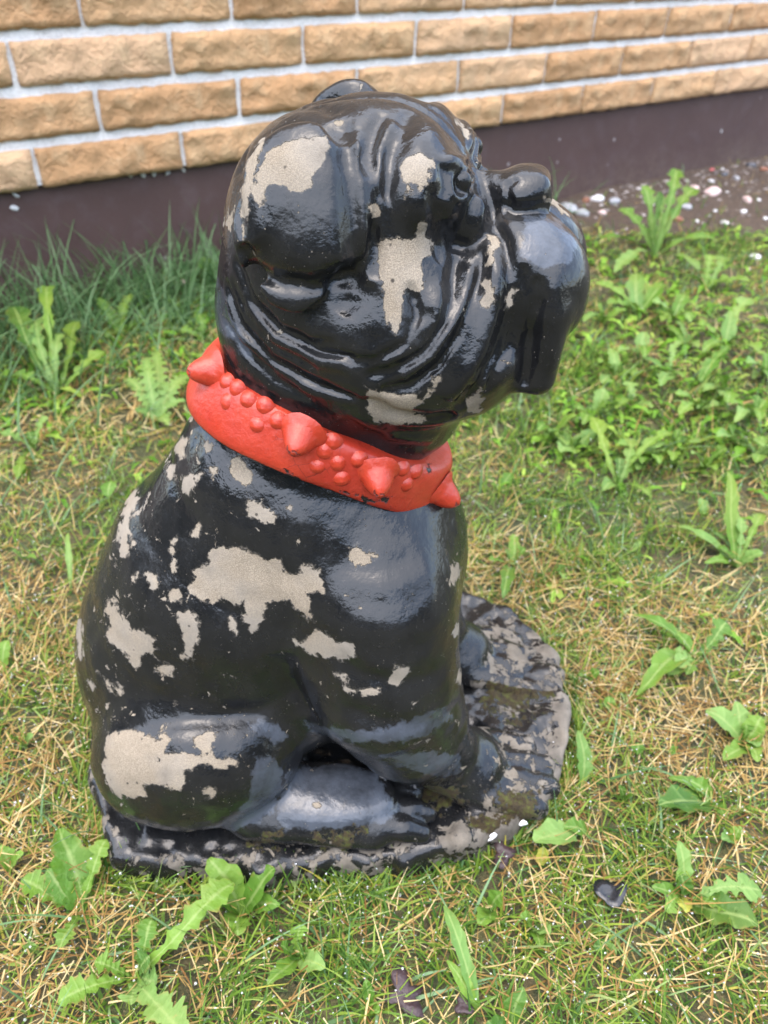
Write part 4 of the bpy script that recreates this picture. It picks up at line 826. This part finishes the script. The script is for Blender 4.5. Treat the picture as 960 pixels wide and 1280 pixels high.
# smaller dandelions that crowd the lawn under the muzzle, alike in all but place
SPOT = [(752, 402), (768, 470), (742, 520), (801, 442), (836, 468), (858, 430), (872, 512), (905, 492), (938, 520), (918, 556), (846, 560), (806, 575), (880, 585), (950, 575), (716, 560), (790, 505), (842, 398), (955, 470), (692, 545)]
PLACE = ['nearest the muzzle tip', 'right under the lip', 'nearest the jowl bottom', 'third from the muzzle', 'in the middle of the crowd', 'below the bare soil', 'low in the middle of the crowd', 'right of the crowd middle', 'near the right edge, upper', 'near the right edge, lower', 'right of the pale clump', 'just below the pale clump', 'above the tall upright leaf', 'lowest at the right edge', 'between jowl and pale clump', 'directly above the pale clump', 'beside the dandelion at the muzzle tip', 'touching the right edge', 'closest to the collar']
for k, ((px, py), pc_) in enumerate(zip(SPOT, PLACE)):
    n = 3 + k % 3; lv = []
    for j in range(n):
        a = 2 * math.pi * (j / n) + k * 1.7 + rng.uniform(-.5, .5); q = rng.uniform(.6, 1.2); lv.append((px + 34 * q * math.cos(a), py - 10 + 22 * q * math.sin(a), rng.uniform(.01, .05), rng.uniform(.020, .036), 'd' if (j + k) % 3 else 'n', (j + k) % 2))
    plant('dandelion_plant', (px, py), lv, 'small pale dandelion in the lawn beyond the jowls, ' + pc_, 'dandelion', 'small dandelions in the lawn beyond the jowls')
for k in range(16):
    px, py = [(650, 860), (700, 720), (740, 800), (830, 735), (790, 690), (690, 620), (880, 640), (950, 800), (780, 1000), (915, 1050), (760, 1190), (880, 1220), (30, 930), (40, 1190), (60, 800), (30, 700)][k]; lv = []
    if k == 0: px, py = 735, 850
    for j in range(2):
        a = 3.1 * j + k * 1.3; lv.append((px + 15 * math.cos(a), py - 8 + 9 * math.sin(a), rng.uniform(.008, .02), rng.uniform(.010, .018), 'n', (j + k) % 3))
    plant('weed_sprout', (px, py), lv, 'tiny two-leaved sprout ' + ['beside the slab upper right edge', 'right of the small dandelion at the chest', 'between slab and the dark toothed dandelion', 'above the dark toothed dandelion', 'in open straw right of the statue shoulder', 'beneath the pale dandelion clump', 'left of the tall upright dandelion leaf', 'at the right edge by the dark toothed dandelion', 'between narrow edge leaf and broad dark cluster', 'above the large dark leaf at right edge', 'below the black paint flake', 'near the bottom right corner', 'at the left edge level with the haunch', 'left of the large toothed dandelion', 'at the left, level with the middle of the back', 'at the left edge below the collar level'][k], 'weed', 'tiny sprouts scattered through the lawn')

# ------------------------------------------------------------------ stones by the plinth, crumbs, flake, dead leaves
def stone_mat(name, a, c_):
    t = NT(name); nz = t.noise(70, 5, .65); t.set(Base_Color=t.mix(t.rng(nz, .3, .7), a, c_), Roughness=t.rng(nz, .3, .7, .35, .65), Normal=t.bump(t.noise(160, 4, .6), .5, .002)); return t.m
SM = {'white': stone_mat('white_stone', (.48, .47, .46), (.66, .65, .64)), 'grey': stone_mat('grey_stone', (.20, .205, .215), (.34, .34, .35)), 'pink': stone_mat('pink_stone', (.42, .28, .26), (.62, .50, .47)), 'dark': stone_mat('dark_stone', (.045, .045, .055), (.10, .10, .11)), 'rust': stone_mat('rust_stone', (.16, .055, .03), (.26, .11, .06)), 'red': stone_mat('red_stone', (.38, .06, .06), (.48, .14, .13))}
STN = [(747, 246, .027, 'white', 'bright white oval pebble under the dog nose by the plinth'), (711, 258, .034, 'grey', 'grey flat stone touching the muzzle outline by the plinth'), (728, 264, .026, 'grey', 'grey stone below the bright white oval pebble'), (733, 248, .020, 'rust', 'rust brown pebble left of the bright white oval one'), (753, 264, .017, 'pink', 'pinkish pebble right below the bright white one'), (768, 250, .026, 'grey', 'grey stone between white pebble and the biggest dandelion'),
       (891, 238, .036, 'pink', 'largest pale pink stone beside the bushy dandelion'), (869, 231, .024, 'pink', 'pink stone left of the largest pale pink one'), (890, 211, .013, 'red', 'small red pebble at the plinth foot'), (906, 216, .020, 'dark', 'dark pebble at the plinth right of the red one'), (921, 219, .020, 'grey', 'grey pebble third along the plinth from the red one'), (890, 223, .014, 'white', 'white pebble just under the red one'), (934, 248, .026, 'pink', 'flat pinkish white stone near the right edge by the plinth'),
       (930, 263, .016, 'white', 'white chip below the flat pinkish stone'), (907, 276, .016, 'white', 'white chip in the bare soil left of centre'), (949, 248, .012, 'white', 'small white chip at the right edge near the plinth'), (944, 318, .020, 'white', 'biggest white chip low in the bare soil'), (872, 274, .010, 'white', 'tiny white chip beside the bushy dandelion'), (894, 263, .009, 'white', 'tiny white chip below the largest pink stone'), (936, 331, .013, 'pink', 'pinkish chip under the biggest white one in the soil'),
       (858, 258, .022, 'grey', 'grey stone behind the dandelion leaves'), (846, 271, .024, 'rust', 'brown stone under the dandelion leaves'), (957, 272, .012, 'white', 'white chip cut by the right edge'), (940, 205, .022, 'dark', 'dark stone at the plinth near the right edge'), (956, 210, .020, 'rust', 'brown stone at the plinth by the right edge'), (228, 350, .022, 'pink', 'pale stone at the plinth foot left of the nape')]
for i, (px, py, sz, kd, lab) in enumerate(STN):
    sz *= .78
    P = gp(px, py, sz * .3)
    if wall_dist(P[0], P[1]) < .012: P = P + WN * (.014 + sz - wall_dist(P[0], P[1]))
    o = link('pebble', lump('pebble', 100 + i, sz, sz * random.uniform(.55, .8), sz * random.uniform(.4, .6), SM[kd], 3, .22)); o.location = (P[0], P[1], float(ground_z(P[:1], P[1:2])[0]) + sz * .22); o.rotation_euler = (0, 0, random.uniform(0, 3.1)); tag(o, lab, 'stone', 'stones along the plinth')
gm = NT('gravel'); gi = gm.attr('tone'); gm.set(Base_Color=gm.ramp(gi, [(0, (.06, .05, .045)), (.4, (.16, .13, .115)), (.7, (.30, .26, .24)), (.9, (.36, .32, .30)), (1, (.48, .46, .44))]), Roughness=.6)
n = 1500; u = rng.uniform(.2, 3.2, n); dd = np.where(rng.random(n) < .45, np.abs(rng.normal(0, .09, n)), rng.uniform(0, .75, n)) + .016; P = WO + WT * u[:, None] + WN * dd[:, None]; k = (soilness(P[:, 0], P[:, 1]) > .4) | (dd < .1); P = P[k]; n = len(P)
P[:, 2] = ground_z(P[:, 0], P[:, 1]); rr = rng.uniform(.002, .008, n) * np.where(rng.random(n) < .12, 1.6, 1); sq = rng.uniform(.5, 1.2, (n, 1, 3)) * (1, 1, .6)
V = (P[:, None, :] + UV_[None] * sq * rr[:, None, None] * (1 + .2 * rng.normal(size=(n, len(UV_), 1)))).reshape(-1, 3); F = (UF[None] + (np.arange(n) * len(UV_))[:, None, None]).reshape(-1, 3)
tag(link('gravel', mesh_np('gravel', V, F, False, {'tone': np.repeat(rng.random(n), len(UV_))}), gm.m), 'fine gravel and grit along the plinth and in the bare soil', 'gravel', kind='stuff')
def scrap(name, px, py, z, size, pts, curl, mat, label, cat, seed):
    """a thin curled scrap with real thickness"""
    r_ = np.random.default_rng(seed); m = 20; a = np.linspace(0, 2 * math.pi, m, endpoint=False); rad = np.interp(a, np.linspace(0, 2 * math.pi, len(pts) + 1), list(pts) + [pts[0]])
    V = [(0, 0, .0)]; F = []
    for q in (.5, 1): V += [(q * rd * math.cos(t) * size, q * rd * math.sin(t) * size, 0) for t, rd in zip(a, rad)]
    V = np.array(V, float); V[:, 2] = curl * size * ((V[:, 0] / size) ** 2 + .3 * vnoise(V + seed, size * .6, seed)) ; V[:, 2] -= V[:, 2].min(); n = len(V); V = np.concatenate([V, V - (0, 0, .0012)])
    for i in range(m):
        j = (i + 1) % m; top_ = [(0, 1 + i, 1 + j, 1 + j), (1 + i, 1 + m + i, 1 + m + j, 1 + j)]
        for f in top_: f = tuple(dict.fromkeys(f)); F += [f, tuple(x + n for x in f[::-1])]
        F.append((1 + m + i, 1 + m + i + n, 1 + m + j + n, 1 + m + j))
    me = bpy.data.meshes.new(name); me.from_pydata(V.tolist(), [], F); me.materials.append(mat)
    for p in me.polygons: p.use_smooth = True
    P = gp(px, py, z); o = link(name, me); o.location = tuple(P); o.rotation_euler = (R(r_.uniform(-8, 14)), R(r_.uniform(-10, 10)), r_.uniform(0, 6)); tag(o, label, cat); return o
fk = NT('flake_paint'); fk.set(Base_Color=(.010, .011, .014), Roughness=.25, Normal=fk.bump(fk.noise(200, 4), .6, .001))
dl = NT('dead_leaf'); dl.set(Base_Color=dl.mix(dl.noise(120, 4), (.012, .006, .008), (.045, .020, .020)), Roughness=.5, Normal=dl.bump(dl.noise(180, 4), .8, .002))
scrap('paint_flake', 762, 1116, .012, .016, (.9, .6, 1, .8, 1.05, .55, .9), .35, fk.m, 'black curled paint flake lying in the grass right of the slab', 'paint flake', 5)
scrap('dead_leaf', 506, 1242, .006, .021, (1, .35, .9, .4, .7, 1.1, .4, .8, .3, .9), .3, dl.m, 'dark purple dead leaf at the bottom edge of the lawn', 'leaf', 6)
scrap('dead_leaf', 628, 1068, .006, .015, (1, .4, .9, .5, 1, .3, .8), .3, dl.m, 'dark dead leaf under the slab right front edge', 'leaf', 7)
scrap('dead_leaf', 580, 1256, .006, .011, (1, .4, .9, .5, 1, .3, .8), .3, dl.m, 'small dark dead leaf right of the larger purple one', 'leaf', 8)
wc = NT('white_crumb'); wc.set(Base_Color=(.72, .71, .69), Roughness=.9)
for i, (px, py, z, sz, lab) in enumerate(((591, 1056, .020, .0055, 'left of two white crumbs on the slab front edge'), (612, 1045, .022, .0060, 'right of two white crumbs on the slab front edge'), (652, 1028, .022, .0045, 'white crumb at the slab corner near the moss'), (672, 1002, .026, .0035, 'smallest white crumb on the slab beside the toes'))):
    P = gp(px, py, z); o = link('white_crumb', lump('white_crumb', 140 + i, sz, sz * .8, sz * .8, wc.m, 2, .7)); o.location = tuple(P); tag(o, lab, 'crumb', 'white crumbs on the slab')

# ------------------------------------------------------------------ leaves added out of view, behind the lens, to darken reflections in the paint
hm = NT('added_hedge_leaf'); hm.set(Base_Color=hm.ramp(hm.attr('tone'), [(0, (.018, .038, .010)), (.6, (.040, .080, .018)), (1, (.075, .125, .03))]), Roughness=.5)
n = 26000; az = rng.uniform(R(100), R(285), n); rad = 6.2 + rng.normal(0, .28, n); hh = 2.3 * rng.random(n) ** .9; hh = hh + .3 * np.sin(az * 9) * (hh / 2.3)
Cn = np.stack([np.sin(az) * rad, np.cos(az) * rad, hh], 1); A1 = rng.normal(size=(n, 3)); A1 /= np.linalg.norm(A1, axis=1)[:, None]; B1 = np.cross(A1, rng.normal(size=(n, 3))); B1 /= np.linalg.norm(B1, axis=1)[:, None]
sz = rng.uniform(.07, .14, (n, 1)); V = np.stack([Cn - A1 * sz, Cn + B1 * sz * .5, Cn + A1 * sz, Cn - B1 * sz * .5], 1).reshape(-1, 3)
added_hedge = empty('added_hedge', (0, -6.2, 0)); tag(added_hedge, 'tall dark green leaf screen, unseen, added to darken reflections in the paint', 'added_hedge')
link('added_foliage', mesh_np('added_foliage', V + (0, 6.2, 0), np.arange(4 * n).reshape(n, 4), False, {'tone': np.repeat(rng.random(n), 4)}), hm.m, added_hedge)
st_ = NT('added_hedge_stem'); st_.set(Base_Color=(.05, .035, .022), Roughness=.9)
a_ = np.linspace(R(100), R(285), 80); core = []
for q in a_: core += [(math.sin(q) * 6.4, math.cos(q) * 6.4 + 6.2, 0), (math.sin(q) * 6.4, math.cos(q) * 6.4 + 6.2, 2.0)]
link('added_backing', mesh_np('added_backing', np.array(core), np.array([[2 * i, 2 * i + 1, 2 * i + 3, 2 * i + 2] for i in range(79)]), False), hm.m, added_hedge).data.attributes.new('tone', 'FLOAT', 'POINT')
